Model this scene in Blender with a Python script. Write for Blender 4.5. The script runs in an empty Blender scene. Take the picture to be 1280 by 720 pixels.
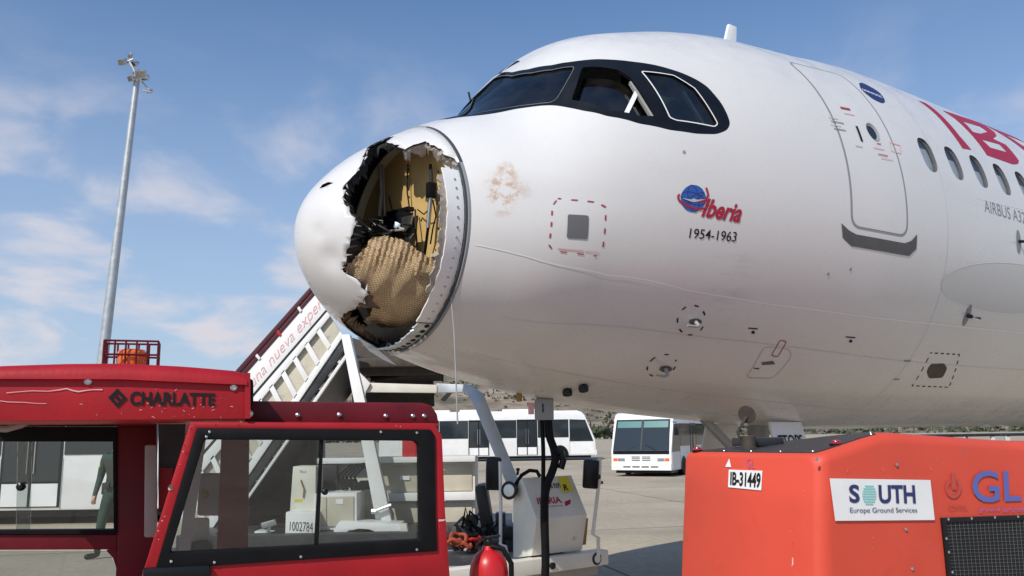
import bpy, bmesh, math, random
import numpy as np
from mathutils import Vector, Matrix
from mathutils.geometry import delaunay_2d_cdt, tessellate_polygon
random.seed(7)
R = math.radians
C = bpy.context.scene.collection
SC = bpy.context.scene

# ------------------------------------------------------------------ camera, light
CH, PITCH, ROLL, F = 1.672, 0.16777, -0.01399, 1067.7
cam = bpy.data.cameras.new('camera'); cam_o = bpy.data.objects.new('camera', cam); C.objects.link(cam_o)
cam.sensor_width = 36; cam.lens = 36 * F / 1280; cam.clip_start = 0.05; cam.clip_end = 6000
cam_o.matrix_world = Matrix.Translation((0, 0, CH)) @ Matrix.Rotation(math.pi/2 + PITCH, 4, 'X') @ Matrix.Rotation(ROLL, 4, 'Z')
SC.camera = cam_o
SC.view_settings.view_transform = 'Standard'; SC.view_settings.look = 'None'
SC.view_settings.exposure = 0.0; SC.view_settings.gamma = 1

SUN_TO = Vector((-0.365, -0.622, 0.692)).normalized()
sun = bpy.data.lights.new('sun', 'SUN'); sun.energy = 4.0; sun.angle = R(0.53); sun.color = (1, .95, .87)
sun_o = bpy.data.objects.new('sun', sun); C.objects.link(sun_o)
sun_o.rotation_euler = SUN_TO.to_track_quat('Z', 'Y').to_euler()

W = bpy.data.worlds.new('World'); SC.world = W; W.use_nodes = True
nt = W.node_tree; N = nt.nodes; L = nt.links
for n in list(N): N.remove(n)
def wn(t, **k):
    n = N.new(t)
    for a, b in k.items(): setattr(n, a, b)
    return n
sky = wn('ShaderNodeTexSky', sky_type='NISHITA', sun_disc=False)
sky.sun_elevation = math.asin(SUN_TO.z); sky.sun_rotation = math.atan2(SUN_TO.x, SUN_TO.y)
sky.air_density = 1.0; sky.dust_density = .5; sky.ozone_density = 3.5
geo = wn('ShaderNodeTexCoord'); sep = wn('ShaderNodeSeparateXYZ'); L.new(geo.outputs['Generated'], sep.inputs[0])
mx = wn('ShaderNodeMath', operation='ADD'); L.new(sep.outputs['Z'], mx.inputs[0]); mx.inputs[1].default_value = .22
def div(o):
    d = wn('ShaderNodeMath', operation='DIVIDE'); L.new(o, d.inputs[0]); L.new(mx.outputs[0], d.inputs[1]); return d
dx, dy = div(sep.outputs['X']), div(sep.outputs['Y'])
cb = wn('ShaderNodeCombineXYZ'); L.new(dx.outputs[0], cb.inputs[0]); L.new(dy.outputs[0], cb.inputs[1])
mp = wn('ShaderNodeMapping'); mp.inputs['Scale'].default_value = (1.7, 1.5, 1); mp.inputs['Location'].default_value = (1.37, .35, 0); L.new(cb.outputs[0], mp.inputs[0])
nz = wn('ShaderNodeTexNoise'); nz.inputs['Scale'].default_value = 1.5; nz.inputs['Detail'].default_value = 10; nz.inputs['Roughness'].default_value = .52
nz.inputs['Distortion'].default_value = .35; L.new(mp.outputs[0], nz.inputs['Vector'])
cr = wn('ShaderNodeMapRange', interpolation_type='SMOOTHSTEP'); cr.inputs['From Min'].default_value = .44; cr.inputs['From Max'].default_value = .66
L.new(nz.outputs['Fac'], cr.inputs['Value'])
# clouds lie low over the west: more of them towards the horizon
lo = wn('ShaderNodeMapRange', interpolation_type='SMOOTHSTEP'); lo.inputs['From Min'].default_value = .46; lo.inputs['From Max'].default_value = .2
L.new(sep.outputs['Z'], lo.inputs['Value'])
mc = wn('ShaderNodeMath', operation='MULTIPLY'); L.new(cr.outputs[0], mc.inputs[0]); L.new(lo.outputs[0], mc.inputs[1])
mc2 = wn('ShaderNodeMath', operation='MULTIPLY'); L.new(mc.outputs[0], mc2.inputs[0]); mc2.inputs[1].default_value = 1.0
hz = wn('ShaderNodeMapRange', interpolation_type='SMOOTHSTEP'); hz.inputs['From Min'].default_value = .55; hz.inputs['From Max'].default_value = 0.0
hz.inputs['To Max'].default_value = .72; L.new(sep.outputs['Z'], hz.inputs['Value'])
m0 = wn('ShaderNodeMix', data_type='RGBA'); L.new(hz.outputs[0], m0.inputs['Factor']); tint = wn('ShaderNodeMix', data_type='RGBA', blend_type='MULTIPLY'); tint.inputs['Factor'].default_value = 1; L.new(sky.outputs[0], tint.inputs['A']); tint.inputs['B'].default_value = (.88, 1.03, 1.13, 1); L.new(tint.outputs['Result'], m0.inputs['A']); m0.inputs['B'].default_value = (3.7, 4.4, 5.6, 1)
m1 = wn('ShaderNodeMix', data_type='RGBA'); L.new(mc2.outputs[0], m1.inputs['Factor']); L.new(m0.outputs['Result'], m1.inputs['A']); m1.inputs['B'].default_value = (5.5, 5.45, 6.0, 1)
bg = wn('ShaderNodeBackground'); bg.inputs['Strength'].default_value = .125; L.new(m1.outputs['Result'], bg.inputs['Color'])
wo = wn('ShaderNodeOutputWorld'); L.new(bg.outputs[0], wo.inputs[0])

# ------------------------------------------------------------------ picture <-> place
cp, sp, crr, srr = math.cos(PITCH), math.sin(PITCH), math.cos(ROLL), math.sin(ROLL)
def ray(u, v):
    a, b = u - 640, 360 - v
    x, y = crr*a - srr*b, srr*a + crr*b
    return Vector((x/F, cp - y/F*sp, sp + y/F*cp))
CAM = Vector((0, 0, CH))
def at(u, v, d):                      # point seen at pixel (u, v) at distance d along world Y
    r = ray(u, v); return CAM + r * (d / r.y)
def atz(u, v, z):                     # point seen at pixel (u, v) at height z
    r = ray(u, v); return CAM + r * ((z - CH) / r.z)
def on_plane(u, v, p, n):
    r = ray(u, v); return CAM + r * ((p - CAM).dot(n) / r.dot(n))

# ------------------------------------------------------------------ materials
MATS = {}
def mat(name, col, rough=.5, metal=0, var=0, vs=6, bump=0, bs=40, spec=.5, coat=0, dirt=None, ds=3, dt=.58, trans=0, emit=None, stretch=None):
    m = bpy.data.materials.new(name); m.use_nodes = True; t = m.node_tree; b = t.nodes['Principled BSDF']
    b.inputs['Base Color'].default_value = (*col, 1); b.inputs['Roughness'].default_value = rough; b.inputs['Metallic'].default_value = metal
    b.inputs['Specular IOR Level'].default_value = spec; b.inputs['Coat Weight'].default_value = coat; b.inputs['Coat Roughness'].default_value = .08
    tc = t.nodes.new('ShaderNodeTexCoord'); vec = tc.outputs['Object']
    if stretch:
        mpn = t.nodes.new('ShaderNodeMapping'); mpn.inputs['Scale'].default_value = stretch; t.links.new(vec, mpn.inputs[0]); vec = mpn.outputs[0]
    out = None
    if var:
        n = t.nodes.new('ShaderNodeTexNoise'); n.inputs['Scale'].default_value = vs; n.inputs['Detail'].default_value = 6; t.links.new(vec, n.inputs['Vector'])
        r = t.nodes.new('ShaderNodeMapRange'); r.inputs['From Min'].default_value = .3; r.inputs['From Max'].default_value = .7
        r.inputs['To Min'].default_value = 1 - var; r.inputs['To Max'].default_value = 1 + var; t.links.new(n.outputs['Fac'], r.inputs['Value'])
        mu = t.nodes.new('ShaderNodeMix'); mu.data_type = 'RGBA'; mu.blend_type = 'MULTIPLY'; mu.inputs['Factor'].default_value = 1
        mu.inputs['A'].default_value = (*col, 1); t.links.new(r.outputs[0], mu.inputs['B']); out = mu.outputs['Result']
        r2 = t.nodes.new('ShaderNodeMapRange'); r2.inputs['To Min'].default_value = max(0, rough - .12); r2.inputs['To Max'].default_value = min(1, rough + .12)
        t.links.new(n.outputs['Fac'], r2.inputs['Value']); t.links.new(r2.outputs[0], b.inputs['Roughness'])
    if dirt:
        n = t.nodes.new('ShaderNodeTexNoise'); n.inputs['Scale'].default_value = ds; n.inputs['Detail'].default_value = 10; n.inputs['Roughness'].default_value = .7; t.links.new(vec, n.inputs['Vector'])
        r = t.nodes.new('ShaderNodeMapRange'); r.interpolation_type = 'SMOOTHSTEP'; r.inputs['From Min'].default_value = dt; r.inputs['From Max'].default_value = dt + .16; t.links.new(n.outputs['Fac'], r.inputs['Value'])
        mu = t.nodes.new('ShaderNodeMix'); mu.data_type = 'RGBA'; t.links.new(r.outputs[0], mu.inputs['Factor'])
        if out: t.links.new(out, mu.inputs['A'])
        else: mu.inputs['A'].default_value = (*col, 1)
        mu.inputs['B'].default_value = (*dirt, 1); out = mu.outputs['Result']
    if out: t.links.new(out, b.inputs['Base Color'])
    if bump:
        n = t.nodes.new('ShaderNodeTexNoise'); n.inputs['Scale'].default_value = bs; n.inputs['Detail'].default_value = 5; t.links.new(vec, n.inputs['Vector'])
        bp = t.nodes.new('ShaderNodeBump'); bp.inputs['Strength'].default_value = bump; bp.inputs['Distance'].default_value = .02
        t.links.new(n.outputs['Fac'], bp.inputs['Height']); t.links.new(bp.outputs[0], b.inputs['Normal'])
    if emit: b.inputs['Emission Color'].default_value = (*emit, 1); b.inputs['Emission Strength'].default_value = 1
    MATS[name] = m; return m
def glass(name, tint=(.85, .9, .9), refl=.12, rough=.02, grime=.06, k=1.0):
    m = bpy.data.materials.new(name); m.use_nodes = True; t = m.node_tree; t.nodes.clear()
    tr = t.nodes.new('ShaderNodeBsdfTransparent'); tr.inputs[0].default_value = (*tint, 1)
    gl = t.nodes.new('ShaderNodeBsdfGlossy'); gl.inputs['Roughness'].default_value = rough
    df = t.nodes.new('ShaderNodeBsdfDiffuse'); df.inputs[0].default_value = (.55, .52, .47, 1)
    fr = t.nodes.new('ShaderNodeFresnel'); fr.inputs[0].default_value = 1.5
    ad = t.nodes.new('ShaderNodeMath'); ad.operation = 'MULTIPLY_ADD'; ad.inputs[1].default_value = k; ad.inputs[2].default_value = refl - .04*k; t.links.new(fr.outputs[0], ad.inputs[0])
    m1 = t.nodes.new('ShaderNodeMixShader'); t.links.new(ad.outputs[0], m1.inputs[0]); t.links.new(tr.outputs[0], m1.inputs[1]); t.links.new(gl.outputs[0], m1.inputs[2])
    tc = t.nodes.new('ShaderNodeTexCoord'); n = t.nodes.new('ShaderNodeTexNoise'); n.inputs['Scale'].default_value = 5; n.inputs['Detail'].default_value = 8; t.links.new(tc.outputs['Object'], n.inputs['Vector'])
    r = t.nodes.new('ShaderNodeMapRange'); r.inputs['From Min'].default_value = .35; r.inputs['From Max'].default_value = .75; r.inputs['To Max'].default_value = grime * 2; t.links.new(n.outputs['Fac'], r.inputs['Value'])
    m2 = t.nodes.new('ShaderNodeMixShader'); t.links.new(r.outputs[0], m2.inputs[0]); t.links.new(m1.outputs[0], m2.inputs[1]); t.links.new(df.outputs[0], m2.inputs[2])
    o = t.nodes.new('ShaderNodeOutputMaterial'); t.links.new(m2.outputs[0], o.inputs[0]); MATS[name] = m; return m

mat('white_paint', (.78, .78, .77), .35, var=.05, vs=3, dirt=(.42, .39, .34), ds=2.5, dt=.66)
mat('cream_paint', (.68, .66, .58), .45, var=.08, vs=4, dirt=(.32, .28, .22), ds=4, dt=.6)
mat('grey_paint', (.32, .32, .31), .5, var=.1, dirt=(.18, .16, .13), ds=5, dt=.6)
mat('steel', (.55, .56, .57), .38, 1, var=.15, vs=9, dirt=(.2, .18, .16), ds=8, dt=.62)
mat('galvanised', (.47, .49, .50), .5, .6, var=.12, vs=5)
mat('chrome', (.8, .8, .8), .12, 1)
mat('black_rubber', (.006, .006, .007), .6, var=.25, vs=12, dirt=(.035, .033, .031), ds=8, dt=.68, spec=.15)
mat('black_paint', (.007, .008, .010), .32, var=.2, spec=.3)
mat('dark_glass', (.012, .016, .02), .06, spec=.7, coat=.4)
mat('bus_glass', (.022, .03, .036), .05, spec=.7)
mat('teal_visor', (.015, .15, .15), .3)
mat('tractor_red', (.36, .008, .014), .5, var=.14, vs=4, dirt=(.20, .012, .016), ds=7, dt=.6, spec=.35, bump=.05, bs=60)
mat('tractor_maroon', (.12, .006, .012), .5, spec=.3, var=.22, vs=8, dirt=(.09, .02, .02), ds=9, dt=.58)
mat('gpu_red', (.64, .068, .034), .55, var=.06, vs=2.5, dirt=(.47, .085, .055), ds=5, dt=.58, bump=.06, bs=14)
mat('red_paint', (.5, .012, .015), .35, var=.08)
mat('red_lens', (.30, .006, .015), .15, coat=.6)
mat('orange_lens', (.85, .16, .02), .18, coat=.6)
mat('airline_red', (.37, .006, .032), .42)
mat('navy_print', (.018, .03, .13), .4)
mat('black_print', (.012, .012, .014), .55, spec=.2)
mat('grey_print', (.22, .23, .25), .5)
mat('pale_print', (.50, .48, .47), .5)
mat('red_print', (.36, .05, .06), .5)
mat('pink_print', (.72, .40, .40), .5)
mat('white_print', (.8, .8, .79), .45, var=.03)
mat('yellow_print', (.70, .62, .05), .5)
mat('blue_print', (.10, .13, .42), .45)
mat('teal_print', (.25, .60, .58), .5)
mat('violet_print', (.42, .12, .34), .5)
mat('globe_blue', (.02, .09, .38), .35)
mat('gpu_worn', (.66, .22, .15), .6)
mat('ghost_print', (.50, .075, .06), .6)
mat('seal_grey', (.27, .28, .29), .5)
mat('panel_grey', (.13, .135, .14), .5)
mat('scuff_grey', (.085, .085, .085), .55, var=.15)
mat('line_white', (.80, .80, .78), .4)
mat('seam_pale', (.50, .49, .475), .5)
mat('oval_grey', (.575, .57, .56), .4)
mat('seam', (.36, .36, .36), .5)
mat('primer_yellow', (.62, .42, .16), .6, var=.10, vs=5, dirt=(.30, .22, .12), ds=4, dt=.62)
mat('rail_maroon', (.07, .008, .016), .4)
mat('honey_edge', (.30, .2, .1), .8)
mat('liner_dark', (.03, .028, .026), .75, var=.3, vs=14, bump=.5, bs=25)
mat('torn_black', (.012, .012, .012), .8, var=.4, vs=20)
mat('gap_grey', (.055, .06, .066), .5)
mat('alloy', (.58, .60, .60), .42, .35, var=.2, vs=14, dirt=(.22, .21, .19), ds=12, dt=.55)
mat('torn_grey', (.34, .30, .26), .75, var=.3, vs=16)
mat('torn_brown', (.16, .115, .08), .75, var=.4, vs=12)
mat('skin_tone', (.50, .28, .19), .55)
mat('uniform_green', (.018, .05, .036), .8, var=.2, vs=20)
mat('vest_dark', (.02, .03, .025), .75)
mat('boot_black', (.02, .018, .016), .5)
mat('hair_dark', (.02, .014, .01), .7)
mat('bark', (.12, .09, .06), .9)
mat('foliage', (.055, .07, .035), .85, var=.4, vs=.4)
mat('beige_panel', (.52, .48, .38), .5, var=.10, vs=6, dirt=(.33, .29, .22), ds=7, dt=.58)
mat('mustard', (.30, .17, .03), .5)
mat('seat_black', (.016, .016, .017), .5)
mat('deck_black', (.03, .03, .033), .45, var=.3, vs=7, dirt=(.10, .095, .09), ds=6, dt=.6)
mat('rust_brown', (.055, .041, .032), .65, var=.3, vs=14)
mat('strap_orange', (.30, .05, .02), .75)
glass('cab_glass', (.76, .79, .78), .055, .02, .005)
glass('cab_clear', (.88, .9, .89), .05, .02, .003)
glass('cockpit_glass', (.16, .19, .22), .10, .015, .012)
glass('rear_glass', (.40, .47, .50), .09, .015, .012)
mat('lining_green', (.10, .13, .12), .6)
glass('clear_pane', (.75, .78, .8), .03, .02, .02, .3)
mat('window_ring', (.10, .105, .115), .5)
mat('shade_white', (.62, .61, .58), .6)
glass('lens_glass', (.8, .8, .8), .2, .02, .02)

def concrete():
    m = bpy.data.materials.new('concrete_apron'); m.use_nodes = True; t = m.node_tree; b = t.nodes['Principled BSDF']; b.inputs['Roughness'].default_value = .85
    tc = t.nodes.new('ShaderNodeTexCoord'); V = tc.outputs['Object']; lk = t.links.new
    n1 = t.nodes.new('ShaderNodeTexNoise'); n1.inputs['Scale'].default_value = .22; n1.inputs['Detail'].default_value = 9; n1.inputs['Roughness'].default_value = .65; lk(V, n1.inputs['Vector'])
    n2 = t.nodes.new('ShaderNodeTexNoise'); n2.inputs['Scale'].default_value = 9; n2.inputs['Detail'].default_value = 6; lk(V, n2.inputs['Vector'])
    rp = t.nodes.new('ShaderNodeValToRGB'); e = rp.color_ramp.elements; e[0].position = .32; e[0].color = (.32, .268, .195, 1); e[1].position = .68; e[1].color = (.49, .415, .31, 1); lk(n1.outputs['Fac'], rp.inputs[0])
    mu = t.nodes.new('ShaderNodeMix'); mu.data_type = 'RGBA'; mu.blend_type = 'OVERLAY'; mu.inputs['Factor'].default_value = .3; lk(rp.outputs[0], mu.inputs['A']); lk(n2.outputs['Fac'], mu.inputs['B'])
    mpn = t.nodes.new('ShaderNodeMapping'); mpn.inputs['Rotation'].default_value = (0, 0, R(-14)); mpn.inputs['Scale'].default_value = (.04, .9, 1); lk(V, mpn.inputs[0])
    n3 = t.nodes.new('ShaderNodeTexNoise'); n3.inputs['Scale'].default_value = 1.0; n3.inputs['Detail'].default_value = 5; lk(mpn.outputs[0], n3.inputs['Vector'])
    r3 = t.nodes.new('ShaderNodeMapRange'); r3.interpolation_type = 'SMOOTHSTEP'; r3.inputs['From Min'].default_value = .56; r3.inputs['From Max'].default_value = .72; r3.inputs['To Max'].default_value = .4; lk(n3.outputs['Fac'], r3.inputs['Value'])
    mu2 = t.nodes.new('ShaderNodeMix'); mu2.data_type = 'RGBA'; lk(r3.outputs[0], mu2.inputs['Factor']); lk(mu.outputs['Result'], mu2.inputs['A']); mu2.inputs['B'].default_value = (.21, .185, .155, 1)
    br = t.nodes.new('ShaderNodeTexBrick'); br.offset = 0; br.inputs['Scale'].default_value = 1; br.inputs['Brick Width'].default_value = 5; br.inputs['Row Height'].default_value = 5; br.inputs['Mortar Size'].default_value = .025
    br.inputs['Color1'].default_value = (1, 1, 1, 1); br.inputs['Color2'].default_value = (.94, .94, .93, 1); br.inputs['Mortar'].default_value = (.35, .33, .3, 1)
    mp2 = t.nodes.new('ShaderNodeMapping'); mp2.inputs['Rotation'].default_value = (0, 0, R(-14)); mp2.inputs['Location'].default_value = (1.2, .6, 0); lk(V, mp2.inputs[0]); lk(mp2.outputs[0], br.inputs['Vector'])
    mu3 = t.nodes.new('ShaderNodeMix'); mu3.data_type = 'RGBA'; mu3.blend_type = 'MULTIPLY'; mu3.inputs['Factor'].default_value = 1; lk(mu2.outputs['Result'], mu3.inputs['A']); lk(br.outputs['Color'], mu3.inputs['B'])
    lk(mu3.outputs['Result'], b.inputs['Base Color'])
    bp = t.nodes.new('ShaderNodeBump'); bp.inputs['Strength'].default_value = .25; bp.inputs['Distance'].default_value = .01; lk(n2.outputs['Fac'], bp.inputs['Height']); lk(bp.outputs[0], b.inputs['Normal'])
    MATS['concrete'] = m
concrete()
def hill_mat():
    m = bpy.data.materials.new('dry_hillside'); m.use_nodes = True; t = m.node_tree; b = t.nodes['Principled BSDF']; b.inputs['Roughness'].default_value = .95; lk = t.links.new
    tc = t.nodes.new('ShaderNodeTexCoord'); V = tc.outputs['Object']
    n = t.nodes.new('ShaderNodeTexNoise'); n.inputs['Scale'].default_value = .045; n.inputs['Detail'].default_value = 12; n.inputs['Roughness'].default_value = .72; lk(V, n.inputs['Vector'])
    rp = t.nodes.new('ShaderNodeValToRGB'); e = rp.color_ramp.elements; e[0].position = .38; e[0].color = (.085, .085, .05, 1); e[1].position = .62; e[1].color = (.34, .27, .20, 1)
    x = e.new(.5); x.color = (.22, .17, .12, 1); lk(n.outputs['Fac'], rp.inputs[0]); lk(rp.outputs[0], b.inputs['Base Color']); MATS['hill'] = m
hill_mat()
def honeycomb():
    m = bpy.data.materials.new('honeycomb_core'); m.use_nodes = True; t = m.node_tree; b = t.nodes['Principled BSDF']; b.inputs['Roughness'].default_value = .5; lk = t.links.new
    tc = t.nodes.new('ShaderNodeTexCoord'); uv = tc.outputs['UV']
    br = t.nodes.new('ShaderNodeTexBrick'); br.inputs['Scale'].default_value = 1; br.inputs['Brick Width'].default_value = .017; br.inputs['Row Height'].default_value = .0115; br.inputs['Mortar Size'].default_value = .0026; br.inputs['Mortar Smooth'].default_value = .7
    br.inputs['Color1'].default_value = (.62, .44, .25, 1); br.inputs['Color2'].default_value = (.52, .36, .20, 1); br.inputs['Mortar'].default_value = (.33, .225, .12, 1); lk(uv, br.inputs['Vector'])
    n = t.nodes.new('ShaderNodeTexNoise'); n.inputs['Scale'].default_value = 6; n.inputs['Detail'].default_value = 6; lk(tc.outputs['Object'], n.inputs['Vector'])
    r = t.nodes.new('ShaderNodeMapRange'); r.inputs['From Min'].default_value = .3; r.inputs['From Max'].default_value = .7; r.inputs['To Min'].default_value = .75; r.inputs['To Max'].default_value = 1.15; lk(n.outputs['Fac'], r.inputs['Value'])
    mu = t.nodes.new('ShaderNodeMix'); mu.data_type = 'RGBA'; mu.blend_type = 'MULTIPLY'; mu.inputs['Factor'].default_value = 1; lk(br.outputs['Color'], mu.inputs['A']); lk(r.outputs[0], mu.inputs['B']); lk(mu.outputs['Result'], b.inputs['Base Color'])
    iv = t.nodes.new('ShaderNodeMath'); iv.operation = 'SUBTRACT'; iv.inputs[0].default_value = 1; lk(br.outputs['Fac'], iv.inputs[1])
    bp = t.nodes.new('ShaderNodeBump'); bp.inputs['Strength'].default_value = .8; bp.inputs['Distance'].default_value = .008; lk(iv.outputs[0], bp.inputs['Height']); lk(bp.outputs[0], b.inputs['Normal']); MATS['honeycomb'] = m
honeycomb()

# ------------------------------------------------------------------ object helpers
def thing(name, label, cat, loc=(0, 0, 0), rz=0, group=None):
    o = bpy.data.objects.new(name, None); C.objects.link(o); o.empty_display_size = .2
    o.location = loc; o.rotation_euler = (0, 0, rz); o['label'] = label; o['category'] = cat
    if group: o['group'] = group
    return o
def root_of(o):
    while o.parent: o = o.parent
    return o
class MB:
    def __init__(s): s.v = []; s.f = []; s.mi = []; s.m = 0
    def add(s, vs, fs):
        k = len(s.v); s.v += [Vector(p) for p in vs]; s.f += [[i + k for i in f] for f in fs]; s.mi += [s.m] * len(fs); return s
    def box(s, c, d, rot=None):
        x, y, z = d[0]/2, d[1]/2, d[2]/2
        vs = [Vector(p) for p in ((-x,-y,-z),(x,-y,-z),(x,y,-z),(-x,y,-z),(-x,-y,z),(x,-y,z),(x,y,z),(-x,y,z))]
        if rot is not None: vs = [rot @ p for p in vs]
        return s.add([p + Vector(c) for p in vs], [(3,2,1,0),(4,5,6,7),(0,1,5,4),(1,2,6,5),(2,3,7,6),(3,0,4,7)])
    def prism(s, pts, ext):            # polygon (list of points) extruded by a vector
        pts = [Vector(p) for p in pts]; ext = Vector(ext); n = len(pts)
        nrm = sum(((pts[i]).cross(pts[(i+1) % n]) for i in range(n)), Vector())
        if nrm.dot(ext) > 0: pts = pts[::-1]
        tri = tessellate_polygon([pts]); tri = [list(t) for t in tri]
        nn = nrm if nrm.dot(ext) <= 0 else -nrm
        ft = []
        for t in tri:
            a, b, c = (pts[i] for i in t)
            ft.append(t if (b-a).cross(c-a).dot(ext) < 0 else t[::-1])
        fs = [list(range(n))] if n <= 4 else ft
        if n <= 4 and (pts[1]-pts[0]).cross(pts[2]-pts[0]).dot(ext) > 0: fs = [fs[0][::-1]]
        back = [[i + n for i in f[::-1]] for f in fs]
        side = [(i, i + n, (i+1) % n + n, (i+1) % n) for i in range(n)]
        return s.add(pts + [p + ext for p in pts], fs + back + side)
    def ring(s, outer, inner, ext):
        n = len(outer); ext = Vector(ext); o = [Vector(p) for p in outer]; i_ = [Vector(p) for p in inner]
        vs = o + i_ + [p + ext for p in o] + [p + ext for p in i_]; fs = []
        for k in range(n):
            j = (k + 1) % n
            fs += [(k, j, n + j, n + k), (2*n + j, 2*n + k, 3*n + k, 3*n + j), (j, k, 2*n + k, 2*n + j), (n + k, n + j, 3*n + j, 3*n + k)]
        return s.add(vs, fs)
    def tube(s, pts, r, n=8, cap=True):
        pts = [Vector(p) for p in pts]; rs = r if isinstance(r, (list, tuple)) else [r] * len(pts); k = len(pts); vs = []; prev = None
        for i, p in enumerate(pts):
            t = (pts[min(i+1, k-1)] - pts[max(i-1, 0)]).normalized()
            if prev is None: a = t.orthogonal().normalized()
            else: a = (prev - t * prev.dot(t)).normalized()
            prev = a; b = t.cross(a)
            for j in range(n):
                q = 2*math.pi*j/n; vs.append(p + (a*math.cos(q) + b*math.sin(q)) * rs[i])
        fs = [(i*n + j, i*n + (j+1) % n, (i+1)*n + (j+1) % n, (i+1)*n + j) for i in range(k-1) for j in range(n)]
        if cap: fs += [tuple(range(n))[::-1], tuple((k-1)*n + j for j in range(n))]
        return s.add(vs, fs)
    def lathe(s, prof, o, ax=(0, 0, 1), n=20):     # prof: (radius, height along axis)
        o = Vector(o); ax = Vector(ax).normalized(); a = ax.orthogonal().normalized(); b = ax.cross(a); vs = []
        for r, h in prof:
            for j in range(n):
                q = 2*math.pi*j/n; vs.append(o + ax*h + (a*math.cos(q) + b*math.sin(q)) * max(r, 1e-4))
        k = len(prof); fs = [(i*n + j, i*n + (j+1) % n, (i+1)*n + (j+1) % n, (i+1)*n + j) for i in range(k-1) for j in range(n)]
        fs += [tuple(range(n))[::-1], tuple((k-1)*n + j for j in range(n))]
        return s.add(vs, fs)
    def grid(s, P):
        a, b = len(P), len(P[0]); return s.add([p for r in P for p in r], [(i*b+j, i*b+j+1, (i+1)*b+j+1, (i+1)*b+j) for i in range(a-1) for j in range(b-1)])
def obj(name, mb, m, parent=None, smooth=30, bevel=0, local=False, bseg=2, fix=False, label=None):
    me = bpy.data.meshes.new(name); vs = mb.v
    if parent and not local:
        r = root_of(parent); Mi = (Matrix.Translation(r.location) @ Matrix.Rotation(r.rotation_euler.z, 4, 'Z')).inverted(); vs = [Mi @ p for p in vs]
    me.from_pydata([tuple(p) for p in vs], [], mb.f)
    ms = m if isinstance(m, (list, tuple)) else [m]
    for x in ms: me.materials.append(MATS[x] if isinstance(x, str) else x)
    for p, i in zip(me.polygons, mb.mi): p.material_index = i
    if bevel or fix:
        bm = bmesh.new(); bm.from_mesh(me)
        if fix: bmesh.ops.recalc_face_normals(bm, faces=bm.faces)
        if bevel:
            es = [e for e in bm.edges if e.is_manifold and e.calc_face_angle(0) > R(28)]
            bmesh.ops.bevel(bm, geom=es, offset=bevel, segments=bseg, profile=.6, affect='EDGES', clamp_overlap=True)
        bm.to_mesh(me); bm.free()
    if smooth:
        for p in me.polygons: p.use_smooth = True
        me.set_sharp_from_angle(angle=R(smooth))
    o = bpy.data.objects.new(name, me); C.objects.link(o)
    if parent: o.parent = parent
    if label: o['label'] = label
    return o
def tag(o, label, cat, group=None):
    o['label'] = label; o['category'] = cat
    if group: o['group'] = group
    return o
def struct(o): o['kind'] = 'structure'; return o
def text_mesh(s, bold=0, shear=0, spacing=1):
    cu = bpy.data.curves.new('text', 'FONT'); cu.body = s; cu.offset = bold; cu.shear = shear; cu.space_character = spacing; cu.resolution_u = 4
    o = bpy.data.objects.new('text', cu); me = bpy.data.meshes.new_from_object(o)
    bm = bmesh.new(); bm.from_mesh(me); bpy.data.meshes.remove(me); bpy.data.objects.remove(o); bpy.data.curves.remove(cu)
    xs = [v.co.x for v in bm.verts]; ys = [v.co.y for v in bm.verts]; x0, x1, y0, y1 = min(xs), max(xs), min(ys), max(ys)
    for v in bm.verts: v.co = ((v.co.x - x0)/(x1 - x0), (v.co.y - y0)/(y1 - y0), 0)
    return bm
def text_obj(name, s, m, parent, fn, bold=0, shear=0, spacing=1, cuts=0, label=None):
    bm = text_mesh(s, bold, shear, spacing)
    for k in range(1, cuts):
        bmesh.ops.bisect_plane(bm, geom=bm.verts[:] + bm.edges[:] + bm.faces[:], plane_co=(0, k/cuts, 0), plane_no=(0, 1, 0))
    mb = MB(); bm.verts.ensure_lookup_table(); mb.add([fn(v.co.x, v.co.y) for v in bm.verts], [[v.index for v in f.verts] for f in bm.faces]); bm.free()
    return obj(name, mb, m, parent, smooth=0, label=label)
def quad_fn(a, b, c, d, off=Vector()):      # bottom-left, bottom-right, top-right, top-left
    return lambda u, v: (a*(1-u) + b*u)*(1-v) + (d*(1-u) + c*u)*v + off

# ------------------------------------------------------------------ ground, hills
def ground():
    mb = MB(); n = 40; ext = 3000
    xs = [math.copysign(abs(k/n)**2.2, k)*ext for k in range(-n, n+1)]
    mb.grid([[Vector((x, y + 40, 0)) for x in xs] for y in xs][::-1])
    o = obj('apron', mb, 'concrete', smooth=0, fix=False)
    if o.data.polygons[0].normal.z < 0: o.data.flip_normals()
    struct(o)
ground()

# ------------------------------------------------------------------ the airliner's surface
AX, AY, AA, HC, XJ = -1.6288, 6.2266, 0.63348, 3.8618, 0.925
X00 = 0.035                                   # nose tip
PR = np.array([[X00,-0.64,-0.64,0.0],[0.1,-0.402,-0.925,0.225],[0.25,-0.203,-1.146,0.422],[0.4,-0.057,-1.283,0.607],[0.55,0.059,-1.383,0.755],[0.7,0.157,-1.459,0.87],[0.85,0.242,-1.522,0.968],[1.0,0.323,-1.577,1.054],
 [1.15,0.392,-1.626,1.13],[1.35,0.475,-1.684,1.221],[1.5,0.573,-1.723,1.283],[1.75,0.836,-1.781,1.377],[2.0,1.124,-1.831,1.459],[2.25,1.325,-1.875,1.531],[2.5,1.455,-1.915,1.592],[3.0,1.625,-1.982,1.685],[3.5,1.761,-2.03,1.76],[4.0,1.850,-2.069,1.818],
 [4.5,1.890,-2.103,1.864],[5.0,1.930,-2.137,1.902],[5.5,1.992,-2.170,1.918],[6.0,2.030,-2.190,1.922],[7.0,2.045,-2.198,1.922],[8.0,2.045,-2.198,1.922],[40.0,2.045,-2.198,1.922]])
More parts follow.
